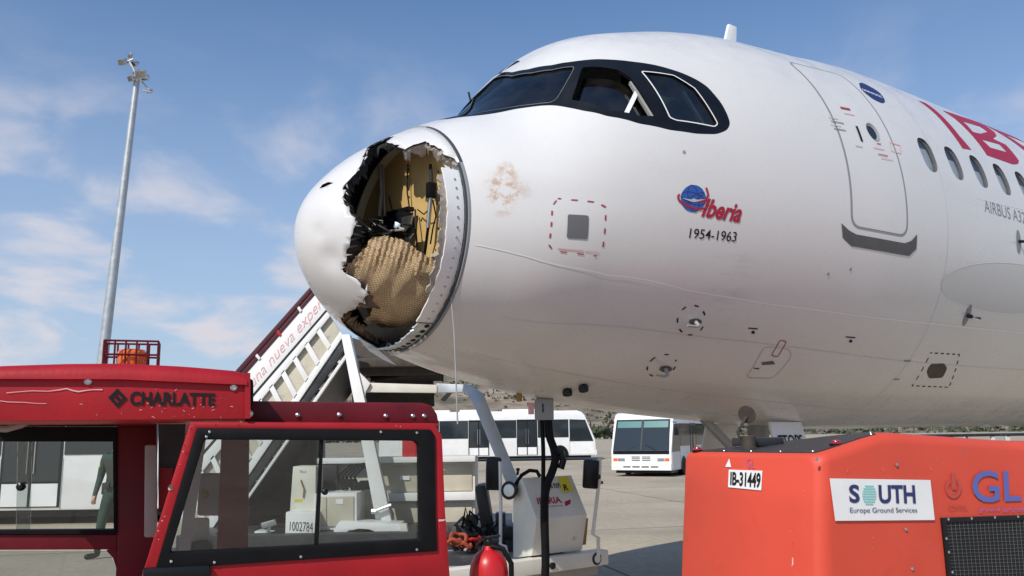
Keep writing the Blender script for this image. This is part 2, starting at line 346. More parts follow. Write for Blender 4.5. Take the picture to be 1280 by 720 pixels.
def pchip(xk, yk):
    h = np.diff(xk); dl = np.diff(yk)/h; d = np.zeros_like(yk)
    for i in range(1, len(xk)-1):
        if dl[i-1]*dl[i] > 0:
            w1, w2 = 2*h[i]+h[i-1], h[i]+2*h[i-1]; d[i] = (w1+w2)/(w1/dl[i-1]+w2/dl[i])
    d[0], d[-1] = dl[0], dl[-1]
    def f(x):
        x = np.asarray(x, float); i = np.clip(np.searchsorted(xk, x)-1, 0, len(xk)-2); t = (x-xk[i])/h[i]
        return yk[i]*(1+2*t)*(1-t)**2 + d[i]*h[i]*t*(1-t)**2 + yk[i+1]*t*t*(3-2*t) + d[i+1]*h[i]*t*t*(t-1)
    return f
SQ = np.sqrt(PR[:, 0] - X00); FT, FB, FW = (pchip(SQ, PR[:, k]) for k in (1, 2, 3))
XT = np.linspace(0, math.sqrt(40), 6000); TT, TB, TW = FT(XT), FB(XT), FW(XT)
def prof(x):
    s = np.sqrt(np.maximum(x - X00, 0)); return np.interp(s, XT, TT), np.interp(s, XT, TB), np.interp(s, XT, TW)
ca, sa = math.cos(AA), math.sin(AA)
AD, AP = Vector((ca, sa, 0)), Vector((sa, -ca, 0))           # aft, port
def w3(x, y, z): return Vector((AX + ca*x + sa*y, AY + sa*x - ca*y, HC + z))
def S0(x, th):
    zt, zb, w = prof(x); return w3(x, w*math.sin(th), (zt+zb)/2 + (zt-zb)/2*math.cos(th))
def SN(x, th):
    e = 1e-3; x = max(x, X00 + .003)
    a = S0(x+e, th) - S0(x-e, th); b = S0(x, th+e) - S0(x, th-e); n = a.cross(b).normalized()
    zt, zb, _ = prof(x); c = w3(x, 0, (zt+zb)/2)
    return n if n.dot(S0(x, th) - c) > 0 else -n
def S(x, th, off=0.0):
    p = S0(x, th); return p + SN(x, th)*off if off else p
def hit(u, v, k=1.0):
    """(x, theta) where the ray of pixel (u, v) meets the fuselage shrunk by k"""
    r = ray(u, v); o = CAM
    t = np.linspace(3.0, 22, 2400)
    def loc(t):
        X, Y, Z = o.x + r.x*t - AX, o.y + r.y*t - AY, o.z + r.z*t - HC
        return ca*X + sa*Y, sa*X - ca*Y, Z
    def Fv(t):
        x, y, z = loc(t); zt, zb, w = prof(x); zc, h = (zt+zb)/2, (zt-zb)/2
        g = (y/np.maximum(w*k, 1e-6))**2 + ((z-zc)/np.maximum(h*k, 1e-6))**2 - 1
        return np.where(x > X00 + 1e-4, g, 50.0)
    g = Fv(t); i = np.argmax(g < 0)
    if g[i] < 0 and i > 0:
        a, b = t[i-1], t[i]
        for _ in range(40):
            m = (a+b)/2
            if Fv(np.array([m]))[0] < 0: b = m
            else: a = m
        tt = (a+b)/2
    else: tt = t[np.argmin(g)]
    x, y, z = (float(q) for q in loc(tt)); zt, zb, w = prof(x)
    return max(x, X00 + 1e-3), math.atan2(y/max(w*k, 1e-6), (z-(zt+zb)/2)/((zt-zb)/2*k))
RAD = 1.95                                    # chart: (x, RAD*theta)
def ch(u, v): x, t = hit(u, v); return Vector((x, t*RAD))
def chs(ps): return [ch(*p) for p in ps]
def inpoly(P, poly):
    x, y = P[:, 0], P[:, 1]; c = np.zeros(len(P), bool); n = len(poly)
    for i in range(n):
        x1, y1 = poly[i]; x2, y2 = poly[(i+1) % n]
        if y1 == y2: continue
        k = ((y1 > y) != (y2 > y)) & (x < (x2-x1)*(y-y1)/(y2-y1) + x1); c ^= k
    return c
def resample(poly, d, closed=True):
    out = []; n = len(poly)
    for i in range(n if closed else n-1):
        a, b = Vector(poly[i]), Vector(poly[(i+1) % n]); k = max(1, math.ceil((b-a).length/d))
        out += [a.lerp(b, j/k) for j in range(k)]
    if not closed: out.append(Vector(poly[-1]))
    return out
def rounded(poly, r, k=5):
    out = []; n = len(poly)
    for i in range(n):
        p, a, b = Vector(poly[i]), Vector(poly[i-1]), Vector(poly[(i+1) % n]); rr = min(r, (a-p).length*.45, (b-p).length*.45)
        A, B = p + (a-p).normalized()*rr, p + (b-p).normalized()*rr
        out += [(A*(1-t)+p*t)*(1-t) + (p*(1-t)+B*t)*t for t in [j/k for j in range(k+1)]]
    return out
def cdt(loops, pts):
    """triangles of the plane carrying every loop as edges"""
    vs = [Vector((float(p[0]), float(p[1]))) for p in pts]; es = []
    for l in loops:
        k = len(vs); vs += [Vector((float(p[0]), float(p[1]))) for p in l]; es += [(k+i, k+(i+1) % len(l)) for i in range(len(l))]
    V, _, Fc, _, _, _ = delaunay_2d_cdt(vs, es, [], 0, 1e-5)
    V = np.array([(p.x, p.y) for p in V]); Fc = np.array([f[:3] for f in Fc]); return V, Fc
def submesh(V, Fs, fn):
    use = np.unique(Fs); mp_ = {int(k): i for i, k in enumerate(use)}; mb = MB()
    mb.add([fn(*V[k]) for k in use], [[mp_[int(i)] for i in f] for f in Fs]); return mb, use
def orient(o, fn):                            # flip faces so they look along fn(centre)
    me = o.data; s = sum(1 if p.normal.dot(fn(o.matrix_basis @ p.center)) > 0 else -1 for p in me.polygons)
    if s < 0: me.flip_normals()
def skin_part(name, V, Fs, m, parent, off=0.0, label=None):
    mb, use = submesh(V, Fs, lambda x, s: S(x, s/RAD, off))
    # consistent winding outwards
    vv = mb.v
    for i, f in enumerate(mb.f):
        a, b, c = (vv[k] for k in f); nn = (b-a).cross(c-a); k = use[f[0]]
        if nn.dot(SN(V[k][0], V[k][1]/RAD)) < 0: mb.f[i] = f[::-1]
    o = obj(name, mb, m, parent, smooth=0, label=label)
    for p in o.data.polygons: p.use_smooth = True
    o.data.normals_split_custom_set_from_vertices([tuple(SN(V[k][0], V[k][1]/RAD)) for k in use])
    return o
def chart_patch(name, loops, m, parent, off=.003, step=.1, label=None):
    """flat print on the skin: loops in chart coordinates, even-odd filled"""
    loops = [resample(l, step*.6) for l in loops]
    a = np.array([tuple(p)[:2] for l in loops for p in l]); x0, y0 = a.min(0); x1, y1 = a.max(0)
    g = [(x, y) for x in np.arange(x0, x1, step) for y in np.arange(y0, y1, step)]
    V, Fs = cdt(loops, g); cen = V[Fs].mean(1); ins = np.zeros(len(Fs), bool)
    for l in loops: ins ^= inpoly(cen, [(p[0], p[1]) for p in l])
    return skin_part(name, V, Fs[ins], m, parent, off, label)
def stripe(pts, w, closed=False):             # chart polyline -> loop of given width
    n = len(pts); Lf, Rt = [], []
    for i in range(n):
        a = pts[(i-1) % n] if closed or i else pts[0]; b = pts[(i+1) % n] if closed or i < n-1 else pts[-1]
        t = (b-a).normalized(); nn = Vector((-t.y, t.x)); Lf.append(pts[i]+nn*w/2); Rt.append(pts[i]-nn*w/2)
    return [Lf, Rt] if closed else [Lf + Rt[::-1]]
def seg(u1, v1, u2, v2, w): return stripe([ch(u1, v1), ch(u2, v2)], w)
def chart_text(name, s, m, parent, a, b, h, bold=0, shear=0, spacing=1, off=.003, cuts=0, label=None):
    A, B = ch(*a), ch(*b); d = B-A; up = Vector((d.y, -d.x)).normalized()
    def fn(u, v): q = A + d*u + up*(h*v); return S(q.x, q.y/RAD, off)
    return text_obj(name, s, m, parent, fn, bold, shear, spacing, cuts, label)

# white skin with the brown bird smear, streaks, belly grime and underside shade painted in
def skin_mat():
    m = mat('aircraft_white', (.665, .655, .64), .30, coat=.3)
    t = m.node_tree; lk = t.links.new; b = t.nodes['Principled BSDF']
    tc = t.nodes.new('ShaderNodeTexCoord'); V = tc.outputs['Object']
    col = None
    def mixin(fac, c):
        nonlocal col
        mu = t.nodes.new('ShaderNodeMix'); mu.data_type = 'RGBA'; lk(fac, mu.inputs['Factor'])
        if col: lk(col, mu.inputs['A'])
        else: mu.inputs['A'].default_value = (.665, .655, .64, 1)
        mu.inputs['B'].default_value = (*c, 1); col = mu.outputs['Result']
    def noise(sc, det, ro, src=None):
        n = t.nodes.new('ShaderNodeTexNoise'); n.inputs['Scale'].default_value = sc; n.inputs['Detail'].default_value = det; n.inputs['Roughness'].default_value = ro; lk(src or V, n.inputs['Vector']); return n.outputs['Fac']
    def rng(src, a, b_, c, d):
        r = t.nodes.new('ShaderNodeMapRange'); r.interpolation_type = 'SMOOTHSTEP'
        for k, x in zip(('From Min', 'From Max', 'To Min', 'To Max'), (a, b_, c, d)): r.inputs[k].default_value = x
        lk(src, r.inputs['Value']); return r.outputs[0]
    def mul(a, b_):
        x = t.nodes.new('ShaderNodeMath'); x.operation = 'MULTIPLY'; lk(a, x.inputs[0]); lk(b_, x.inputs[1]); return x.outputs[0]
    def blob(p, rad):
        vd = t.nodes.new('ShaderNodeVectorMath'); vd.operation = 'DISTANCE'; lk(V, vd.inputs[0]); vd.inputs[1].default_value = tuple(p); return rng(vd.outputs['Value'], rad*.25, rad, 1, 0)
    mpn = t.nodes.new('ShaderNodeMapping'); mpn.inputs['Rotation'].default_value = (0, 0, -AA); mpn.inputs['Scale'].default_value = (.5, 1, 3.2); lk(V, mpn.inputs[0])
    mixin(rng(noise(.9, 3, .5, mpn.outputs[0]), .5, .8, 0, .16), (.50, .48, .45))
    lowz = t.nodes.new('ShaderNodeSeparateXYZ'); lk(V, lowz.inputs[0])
    mixin(mul(rng(lowz.outputs['Z'], 3.0, 1.8, 0, .22), rng(noise(1.6, 4, .55), .3, .7, .4, 1)), (.42, .40, .37))  # thin belly grime, with underside shade painted into the colour
    g = noise(9, 10, .75)
    for (u, v, rd, st) in ((630, 236, .19, .95), (622, 246, .09, 1.0), (634, 212, .10, .9), (628, 258, .11, .7), (650, 238, .16, .3)):
        x, th = hit(u, v); mixin(mul(blob(S0(x, th), rd), rng(g, .44, .62, 0, st)), (.46, .27, .14))
    # grey water streaks below the side
    x, th = hit(905, 355); mixin(mul(blob(S0(x, th), .5), rng(noise(3, 6, .6, mpn.outputs[0]), .5, .66, 0, .25)), (.36, .35, .34))
    lk(col, b.inputs['Base Color'])
    wv = noise(1.3, 3, .5); bp = t.nodes.new('ShaderNodeBump'); bp.inputs['Strength'].default_value = .06; bp.inputs['Distance'].default_value = .05; lk(wv, bp.inputs['Height']); lk(bp.outputs[0], b.inputs['Normal'])
    lk(rng(noise(4, 7, .65), .3, .7, .24, .44), b.inputs['Roughness'])
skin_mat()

def airliner():
    T = thing('airliner', 'white passenger jet with its nose cone smashed open, parked over the stair truck', 'airplane', (0, 0, 0))
    PI = math.pi
    # ---- outlines in the picture, read onto the skin
    mk0, mk1 = ch(560, 149), ch(614, 97)
    mask = rounded([mk0, Vector((mk0.x - .03, -.03)), Vector((mk1.x + .10, -.03))] + chs([(616,95),(640,90.5),(660,86.7),(690,81.5),(712,77.5),(728,75.4),(762,74.5),(790,77),(821,81.6),(852.5,91),(870,99),(884,108),(902.5,130),(910,145),(913,155),(909,162.8),(896,168),(871,167.5),(837,162.8),(799,155),(759,145.6),(730,138.8),(715,135.5),(702,133),(690,131.7),(674,132.4),(643,136.5),(602.5,143.8)]), .05, 3)
    shield = rounded(chs([(572,146),(592,123),(616,99),(640,95.4),(665,91.5),(690,87.7),(718,83.7),(715,91),(705,108.5),(694.7,125.3),(687,128.6),(665,130.8),(643,133.5),(602.5,140.3)]), .03, 3)
    sidew = rounded(chs([(728,84),(772,87),(788,97),(820,145),(800,145),(760,138),(714,125)]), .03, 3)
    rearw = rounded(chs([(801.5,89.5),(842,94.5),(868,110.5),(897,155),(893,158.5),(845,150.5),(837,147)]), .02, 3)
    # door: built in fuselage measures (m aft of the nose tip, height above the axis)
    x0, x1 = ch(1063, 250).x, ch(1134, 262).x
    sf, sr = ch(1063.7, 284), ch(1133.7, 295.5); tf = ch(966, 67); sb = (sf.y + sr.y)/2; st = sb - 1.88
    xa, xb = sf.x, sr.x
    def door_loop(g, r): return rounded([Vector((xa-g, st-g)), Vector((xb+g, st-g)), Vector((xb+g, sb+g)), Vector((xa-g, sb+g))], r, 8)
    d_out, d_in = door_loop(.012, .135), door_loop(-.014, .115)
    dwin_c = ch(1091, 165)
    def oval(c, rx, ry, n=24, p=2.0):
        out = []
        for k in range(n):
            a = 2*PI*k/n; cx, sy = math.cos(a), math.sin(a)
            out.append(Vector((c.x + rx*math.copysign(abs(cx)**(2/p), cx), c.y + ry*math.copysign(abs(sy)**(2/p), sy))))
        return out
    w0, w3_ = ch(1160.1, 194), ch(1252.5, 222.8); pitch = (w3_.x - w0.x)/3; wy = (w0.y + w3_.y)/2
    wins = [Vector((w0.x + pitch*k, wy)) for k in range(12)]
    # ---- port skin, one triangulation with every outline in it
    loops = {'mask': mask, 'shield': shield, 'sidew': sidew, 'rearw': rearw, 'd_out': d_out, 'd_in': d_in, 'dw': oval(dwin_c, .085, .10)}
    for i, c in enumerate(wins): loops['w%d' % i] = oval(c, .125, .185, 28, 2.6)
    for k in ('mask', 'shield', 'sidew', 'rearw'): loops[k + '_s'] = [Vector((p.x, -p.y)) for p in loops[k]]
    XE = 14.0
    gx = np.concatenate([np.linspace(XJ, 6.5, 74), np.linspace(6.5, XE, 50)[1:]]); gy = np.linspace(-1.5*RAD, PI*RAD, 112)
    rs = {k: resample(l, .05) for k, l in loops.items()}
    V, Fs = cdt(list(rs.values()), [(x, y) for x in gx for y in gy])
    cen = V[Fs].mean(1); I = {k: inpoly(cen, [(p.x, p.y) for p in l]) for k, l in rs.items()}
    I['mask'] |= I['mask_s']; panes = I['shield'] | I['sidew'] | I['rearw'] | I['shield_s'] | I['sidew_s'] | I['rearw_s']; holes = I['dw'].copy()
    for i in range(12): holes |= I['w%d' % i]
    skin = ~I['mask'] & ~I['d_out'] & ~holes
    # starboard half and the long tail end as a plain grid in the same mesh
    mb, use = submesh(V, Fs[skin], lambda x, s: S(x, s/RAD)); nrm = [tuple(SN(V[k][0], V[k][1]/RAD)) for k in use]; k0 = len(mb.v)
    def plain(xs, ts):
        k = len(mb.v); P = [[S(x, t) for t in ts] for x in xs]; mb.grid(P); nrm.extend(tuple(SN(x, t)) for x in xs for t in ts)
    plain(list(gx), list(np.linspace(-PI, -1.5, 36)))
    plain(list(np.linspace(XE, 30, 14)), list(np.linspace(-PI, PI, 90)))
    for i, f in enumerate(mb.f):
        a, b, c = mb.v[f[0]], mb.v[f[1]], mb.v[f[2]]
        if (b-a).cross(c-a).dot(Vector(nrm[f[0]])) < 0: mb.f[i] = f[::-1]
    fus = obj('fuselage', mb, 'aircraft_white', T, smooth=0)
    for p in fus.data.polygons: p.use_smooth = True
    fus.data.normals_split_custom_set_from_vertices(nrm)
    # unseen cap added on the cut-off fuselage so no light runs in from behind
    mb = MB(); mb.grid([[w3(30, prof(30)[2]*math.sin(t)*q, -.07 + 2.12*math.cos(t)*q) for t in np.linspace(0, 2*PI, 40)] for q in (1, .5, .01)]); obj('rear_light_cap', mb, 'torn_black', T)
    sur = skin_part('window_surround', V, Fs[I['mask'] & ~panes], 'black_paint', T, 0)
    # cockpit panes, set back in their openings, with reveals
    def reveal(loop, depth, mb): 
        l = resample(loop, .05); n = len(l); mb.grid([[S(l[i % n].x, l[i % n].y/RAD, -o) for i in range(n+1)] for o in (0, depth)])
    def pane(name, key, off, m, par): return skin_part(name, V, Fs[I[key]], m, par, off)
    mb = MB()
    for l in (shield, sidew, rearw): reveal(l, .03, mb)
    obj('window_reveal', mb, 'black_rubber', sur, smooth=0)
    ws = pane('windshield', 'shield', -.012, 'cockpit_glass', T)
    for k in ('shield_s', 'sidew_s', 'rearw_s'): pane('windshield' if k[0] == 's' and k[1] == 'h' else 'side_window', k, -.012, 'cockpit_glass', T)
    pr = pane('rear_side_window', 'rearw', -.012, 'rear_glass', T)
    skin_part('inner_lining', V, Fs[I['rearw']], 'lining_green', pr, -.16)
    # bright bead round the rear side window, grey bead round the windshield
    chart_patch('window_bead', stripe(resample(rearw, .03), .011, True), 'line_white', pr, .004, .05)
    chart_patch('window_bead', stripe(resample(shield, .03), .007, True), 'panel_grey', ws, .003, .05)
    # sliding side window pushed back: its frame stands open inside the opening
    sw = pane('sliding_window', 'sidew', -.10, 'cockpit_glass', T)
    mb = MB()
    def inside(pts, off, w, mb): mb.add(*(lambda l: ([S(p.x, p.y/RAD, off) for p in l] + [S(p.x, p.y/RAD, off-.03) for p in l], [list(range(len(l))), list(range(len(l), 2*len(l)))[::-1]] + [(i, (i+1) % len(l), len(l)+(i+1) % len(l), len(l)+i) for i in range(len(l))]))(stripe([ch(*p) for p in pts], w)[0]))
    inside([(799,108),(783,141)], -.03, .045, mb); inside([(783,141),(794,147)], -.03, .03, mb)
    obj('sliding_frame', mb, 'white_paint', sw, fix=True)
    mb = MB(); inside([(789,99),(818,145)], -.02, .022, mb); obj('window_post', mb, 'grey_paint', sw, fix=True)
    mb = MB(); inside([(858,108),(884,150)], -.05, .03, mb); obj('curtain', mb, 'shade_white', pr, fix=True)
    # glare shield and seat inside the cockpit
    mb = MB(); c0 = w3(2.35, 0, .45); mb.box(c0, (.5, 1.9, .25), Matrix.Rotation(AA, 3, 'Z')); obj('glare_shield', mb, 'black_paint', T, bevel=.05)
    mb = MB(); mb.box(w3(3.1, .5, .55), (.14, .5, .9), Matrix.Rotation(AA, 3, 'Z')); mb.box(w3(3.12, .5, 1.1), (.1, .28, .22), Matrix.Rotation(AA, 3, 'Z')); obj('pilot_seat', mb, 'seat_black', T, bevel=.04)
    # wiper blades of the windshield and a small aerial at its foot
    mb = MB(); a = ch(588, 123); p_ = S(a.x, a.y/RAD); mb.tube([p_ - Vector((0, 0, .02)), p_ + Vector((-.02, 0, .075))], .010, 6); obj('wiper', mb, 'black_paint', T)
    # ---- cabin windows
    for i, c in enumerate(wins):
        fr = MB(); reveal(oval(c, .125, .185, 28, 2.6), .02, fr)
        l1, l2 = oval(c, .125, .185, 28, 2.6), oval(c, .104, .163, 28, 2.5)
        fr.grid([[S(l[k % 28].x, l[k % 28].y/RAD, o) for k in range(29)] for l, o in ((l1, -.02), (l2, -.026))])
        f = obj('cabin_window', fr, 'window_ring', T, smooth=0)
        mb = MB(); l = oval(c, .106, .165, 28, 2.5); mb.add([S(p.x, p.y/RAD, -.024) for p in l], [list(range(28))]); obj('pane', mb, 'clear_pane', f, smooth=0)
        mb = MB(); l = [Vector((p.x, max(p.y, c.y - .10 + .07*((i*37) % 5)/4))) for p in oval(c, .13, .19, 28, 2.5)]; mb.add([S(p.x, p.y/RAD, -.05) for p in l], [list(range(28))]); obj('window_shade', mb, 'shade_white', f, smooth=0)
        mb = MB(); l = oval(c, .16, .23, 20, 2.5); mb.add([S(p.x, p.y/RAD, -.09) for p in l], [list(range(20))]); obj('lining', mb, 'grey_paint', f, smooth=0)
    # ---- front passenger door: leaf, grey seal in the gap, window, handle, scuff plate
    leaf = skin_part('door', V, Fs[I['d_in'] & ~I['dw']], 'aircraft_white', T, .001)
    skin_part('door_seal', V, Fs[I['d_out'] & ~I['d_in']], 'seal_grey', leaf, -.001)
    mb = MB(); reveal(oval(dwin_c, .085, .10), .03, mb); l1, l2 = oval(dwin_c, .086, .101), oval(dwin_c, .062, .075)
    mb.grid([[S(l[k % 24].x, l[k % 24].y/RAD, o) for k in range(25)] for l, o in ((l1, .005), (l2, -.01))]); obj('door_window', mb, 'seal_grey', leaf, smooth=0)
    mb = MB(); mb.add([S(p.x, p.y/RAD, -.015) for p in oval(dwin_c, .065, .078)], [list(range(24))]); obj('window_pane', mb, 'dark_glass', leaf, smooth=0)
    a, b = ch(1070, 158), ch(1077, 177); chart_patch('door_handle', stripe([a, b], .032), 'black_print', leaf, .007, .05)
    sc_ = chs([(1051.5,279),(1061,288),(1070,293),(1131,304),(1139,301),(1146,293),(1145,311),(1136,320),(1064,307.5),(1053,297)]); chart_patch('scuff_plate', [sc_], 'scuff_grey', T, .004)
    # small stencils on the door
    for (u, v, w, h, m) in ((1056,136,12,5,'red_print'),(1061,143,13,2,'pink_print'),(1046,153,16,2,'grey_print'),(1049,162,15,2,'grey_print'),(1041,148,12,1.6,'pale_print'),(1044,157,13,1.6,'pale_print'),(1098,180,5,2,'red_print'),(1098,186,13,1.8,'pink_print'),(1103,194,12,1.8,'red_print'),(1108,199,15,1.5,'pink_print'),(1073,183,9,1.8,'pale_print')):
        chart_patch('stencil', seg(u-w/2, v-w*.1, u+w/2, v+w*.1, h*.0048), m, leaf, .007, .1)
    fr_ = chs([(1112,178),(1125,182),(1126,192),(1114,189)]); chart_patch('stencil_frame', stripe(resample(fr_, .05), .012, True), 'pink_print', T, .003, .05)
    # ---- livery
    lt = lambda ps: chs(ps)
    I_ = lt([(1147.5,125.5),(1157,129),(1167.5,136.5),(1181,149),(1199,170),(1214,187.5),(1203,185.5),(1187,163),(1167.5,141)])
    Bo = lt([(1178,138),(1199,145),(1225.6,154),(1243,165.5),(1245.5,170),(1241,173.5),(1257,181),(1273.5,201),(1272,205),(1266,205.5),(1233.5,194),(1212,166),(1193,148)])
    B1 = lt([(1203,151.5),(1225,158.5),(1234.5,165),(1225.5,167.3),(1216,165)]); B2 = lt([(1227,174.5),(1249,180.5),(1258.5,190.5),(1237.5,184.5)])
    chart_patch('livery_letter', [I_], 'airline_red', T, .003, .12); chart_patch('livery_letter', [Bo, B1, B2], 'airline_red', T, .003, .12)
    ty, by = min(p.y for p in Bo), max(p.y for p in Bo); bw = max(p.x for p in Bo) - min(p.x for p in Bo); ex = ch(1239, 161).x
    def blk(polys, x, w):
        return [[Vector((x + (a + .18*(b))*w, ty + (by-ty)*b)) for a, b in p] for p in polys]
    for k, polys in enumerate(([[(0,0),(.85,0),(.88,.16),(.3,.16),(.34,.4),(.78,.4),(.8,.56),(.36,.56),(.40,.84),(.92,.84),(.94,1),(.26,1)]],
                               [[(0,0),(.7,0),(.95,.12),(.98,.42),(.72,.54),(.98,1),(.72,1),(.5,.58),(.36,.58),(.44,1),(.24,1)],[(.28,.15),(.34,.42),(.68,.40),(.68,.18)]],
                               [[(0,0),(.22,0),(.46,1),(.24,1)]], [[(.35,0),(.6,0),(1.0,1),(.76,1),(.68,.76),(.34,.76),(.26,1),(.03,1)],[(.48,.2),(.39,.6),(.62,.6)]])):
        chart_patch('livery_letter', blk(polys, ex + .0 + k*bw*.92, bw*.8), 'airline_red', T, .003, .12)
    al = rounded(chs([(1073,104),(1078,103.5),(1099,115),(1107,127),(1103,130),(1089,123),(1076,112)]), .08, 3); chart_patch('alliance_emblem', [al], 'navy_print', T, .003, .06)
    chart_text('alliance_lettering', 'oneworld', 'white_print', T, (1078.5, 113.5), (1102.5, 123.5), .055, .01, off=.006)
    # historic badge: blue globe in a red ribbon, script and years
    gc = ch(866.5, 248); chart_patch('badge_globe', [oval(gc, .118, .122)], 'globe_blue', T, .004, .05)
    rib = stripe(resample([gc + Vector((.118*math.cos(a)*1.22, .122*math.sin(a)*.55 + .02 + .03*math.cos(a))) for a in np.linspace(-.5, 3.6, 20)], .03, False), .018)
    chart_patch('badge_ribbon', rib, 'airline_red', T, .006, .05)
    chart_patch('badge_ribbon', stripe([gc + Vector((.10 - .02*k, -.10 + .075*k - .011*k*k)) + Vector((.06 if 0 < k < 4 else .02, 0)) for k in range(5)], .02), 'airline_red', T, .006, .05)
    for (r1, r2, rot) in ((.118, .05, .3), (.05, .122, -.2), (.112, .02, -.5)):
        chart_patch('badge_meridian', stripe(resample([gc + Vector((r1*math.cos(a)*math.cos(rot) - r2*math.sin(a)*math.sin(rot), r1*math.cos(a)*math.sin(rot) + r2*math.sin(a)*math.cos(rot))) for a in np.linspace(0, 2*PI, 22)[:-1]], .05), .007, True), 'navy_print', T, .005, .05)
    chart_patch('badge_wing', [[gc + Vector(p) for p in ((-.11, .0), (-.02, .012), (.0, .0), (.03, .012), (.115, .004), (.03, .03), (.0, .034), (-.03, .028))]], 'pale_print', T, .007, .05)
    chart_text('badge_script', 'Iberia', 'airline_red', T, (876, 271), (925, 279), .17, .03, .35, off=.004)
    chart_text('year_lettering', '1954-1963', 'black_print', T, (861, 297.5), (919.5, 302.5), .088, .004)
    chart_text('type_lettering', 'AIRBUS A321', 'grey_print', T, (1231, 264.5), (1286, 281), .125, -.008, .15)
    # ---- panels, ports, seams
    def dashed(pts, w, on, offd, m, name='warning_dash'):
        l = resample([ch(*p) for p in pts], .03); acc = 0; cur = []; segs = []
        for p in l + [l[0]]:
            if cur: acc += (p - cur[-1]).length
            if acc < on: cur.append(p) if True else None
            else:
                if len(cur) > 1: segs.append(stripe(cur, w))
                cur = [p]; acc = -offd
            if acc < 0 and len(cur) > 1: cur = [cur[-1]] 
        for q in segs: chart_patch(name, q, m, T, .003, .1)
    dashed([(697,248),(746,253),(757,259),(753,312),(746,320),(691,313),(686,306),(690,258)], .013, .055, .07, 'red_print')
    sq = rounded(chs([(709.5,268),(735.5,269.5),(734,299),(708,297.5)]), .02, 3); chart_patch('access_panel', [sq], 'panel_grey', T, .005, .08)
    chart_patch('stencil', seg(697, 310.5, 729, 313.5, .014), 'pink_print', T, .003); chart_patch('stencil', seg(731, 314, 749, 316, .01), 'pink_print', T, .003)
    def ringpx(u, v, rx, ry, n=20, rot=0): return [(u + rx*math.cos(a)*math.cos(rot) - ry*math.sin(a)*math.sin(rot), v + rx*math.cos(a)*math.sin(rot) + ry*math.sin(a)*math.cos(rot)) for a in np.linspace(0, 2*PI, n+1)[:-1]]
    dashed(ringpx(864, 400, 17, 19, rot=.5), .014, .05, .07, 'black_print'); dashed(ringpx(827, 457, 19, 13, rot=-.4), .014, .05, .07, 'black_print')
    for (u, v) in ((869, 402), (832, 461)):     # pitot-like probes: a flat foot and a forward tube
        chart_patch('probe_plate', [chs(ringpx(u, v, 8, 4))], 'scuff_grey', T, .004, .05); p = ch(u, v); mb = MB()
        mb.tube([S(p.x, p.y/RAD, 0), S(p.x-.01, p.y/RAD, .07), S(p.x-.05, p.y/RAD, .09), S(p.x-.14, p.y/RAD, .09)], [.018, .014, .012, .008], 8); obj('pitot_probe', mb, 'grey_paint', T)
    for (u, v) in ((940, 410), (1062, 421)):
        chart_patch('drain_mark', seg(u-5, v, u+7, v+1, .012), 'black_print', T, .003); p = ch(u+1, v+5); mb = MB(); mb.lathe([(.014, -.01), (.014, .012), (.006, .02)], S(p.x, p.y/RAD), SN(p.x, p.y/RAD), 10); obj('drain_nipple', mb, 'black_paint', T)
    # flush hatch outline with red-framed latch
    chart_patch('hatch_outline', stripe(resample(rounded(chs([(932,472),(955,433),(986,436),(990,445),(966,473)]), .06, 3), .05), .006, True), 'seam', T, .002, .06)
    chart_patch('latch_frame', stripe(resample(rounded(chs([(964,444),(975,425),(983,427),(972,446)]), .02, 3), .03), .010, True), 'red_print', T, .003, .05)
    chart_patch('latch', [chs([(951,453),(966,451),(969,455),(953,456)])], 'scuff_grey', T, .004, .05); chart_patch('latch_mark', seg(942,460,949,461,.012), 'black_print', T, .003)
    # vane ahead of the grey oval
    pl = ch(1209, 394); chart_patch('vane_plate', [oval(pl, .05, .11)], 'grey_print', T, .005, .05); mb = MB(); n_ = SN(pl.x, pl.y/RAD); p = S(pl.x, pl.y/RAD)
    mb.lathe([(.022, 0), (.022, .05), (.012, .06)], p, n_, 10); mb.prism([p + n_*.05 + AD*0, p + n_*.07 + AD*.13 + Vector((0, 0, .012)), p + n_*.07 + AD*.13 - Vector((0, 0, .012))], n_*.012); obj('airflow_vane', mb, 'black_paint', T, fix=True)
    pl = ch(1273, 302); chart_patch('vane_plate', [oval(pl, .05, .12)], 'grey_print', T, .005, .05); mb = MB(); p = S(pl.x, pl.y/RAD); mb.tube([p, p + SN(pl.x, pl.y/RAD)*.1 + AD*.06], [.02, .01], 8); obj('airflow_vane', mb, 'black_paint', T)
    ov = chs(ringpx(1256, 360, 80, 32, 40, .06)); chart_patch('fairing_oval', [ov], 'oval_grey', T, .002, .12); chart_patch('oval_rim', stripe(resample(ov, .08), .006, True), 'line_white', T, .004, .1)
    hb = rounded(chs([(1158,464),(1163,455),(1180,454),(1184,460),(1178,472),(1161,473)]), .04, 3); chart_patch('belly_vent', [hb], 'rust_brown', T, .003, .06)
    dashed([(1163,441),(1199,443),(1186,484),(1140,482)], .014, .04, .05, 'black_print'); chart_patch('stencil', seg(1130,451,1138,451,.02), 'grey_print', T, .003); chart_patch('stencil', seg(1117,474,1124,474,.012), 'red_print', T, .003)
    # pale skin joint down the side, other seams
    ln = [(594,306),(660,321),(760,344),(860,363),(960,380),(1060,393),(1160,404),(1279,416)]
    chart_patch('skin_joint', stripe(resample(chs(ln), .05, False), .013), 'line_white', T, .003, .05)
    chart_patch('skin_joint', stripe(resample(chs([(1215,222),(1222,248),(1279,262)]), .1, False), .006), 'line_white', T, .002, .1)
    for x_ in (5.95,):
        chart_patch('skin_joint', stripe([Vector((x_, s)) for s in np.linspace(1.9 if x_ < 4 else .3, 5.2, 40)], .004), 'seam_pale', T, .002, .05)
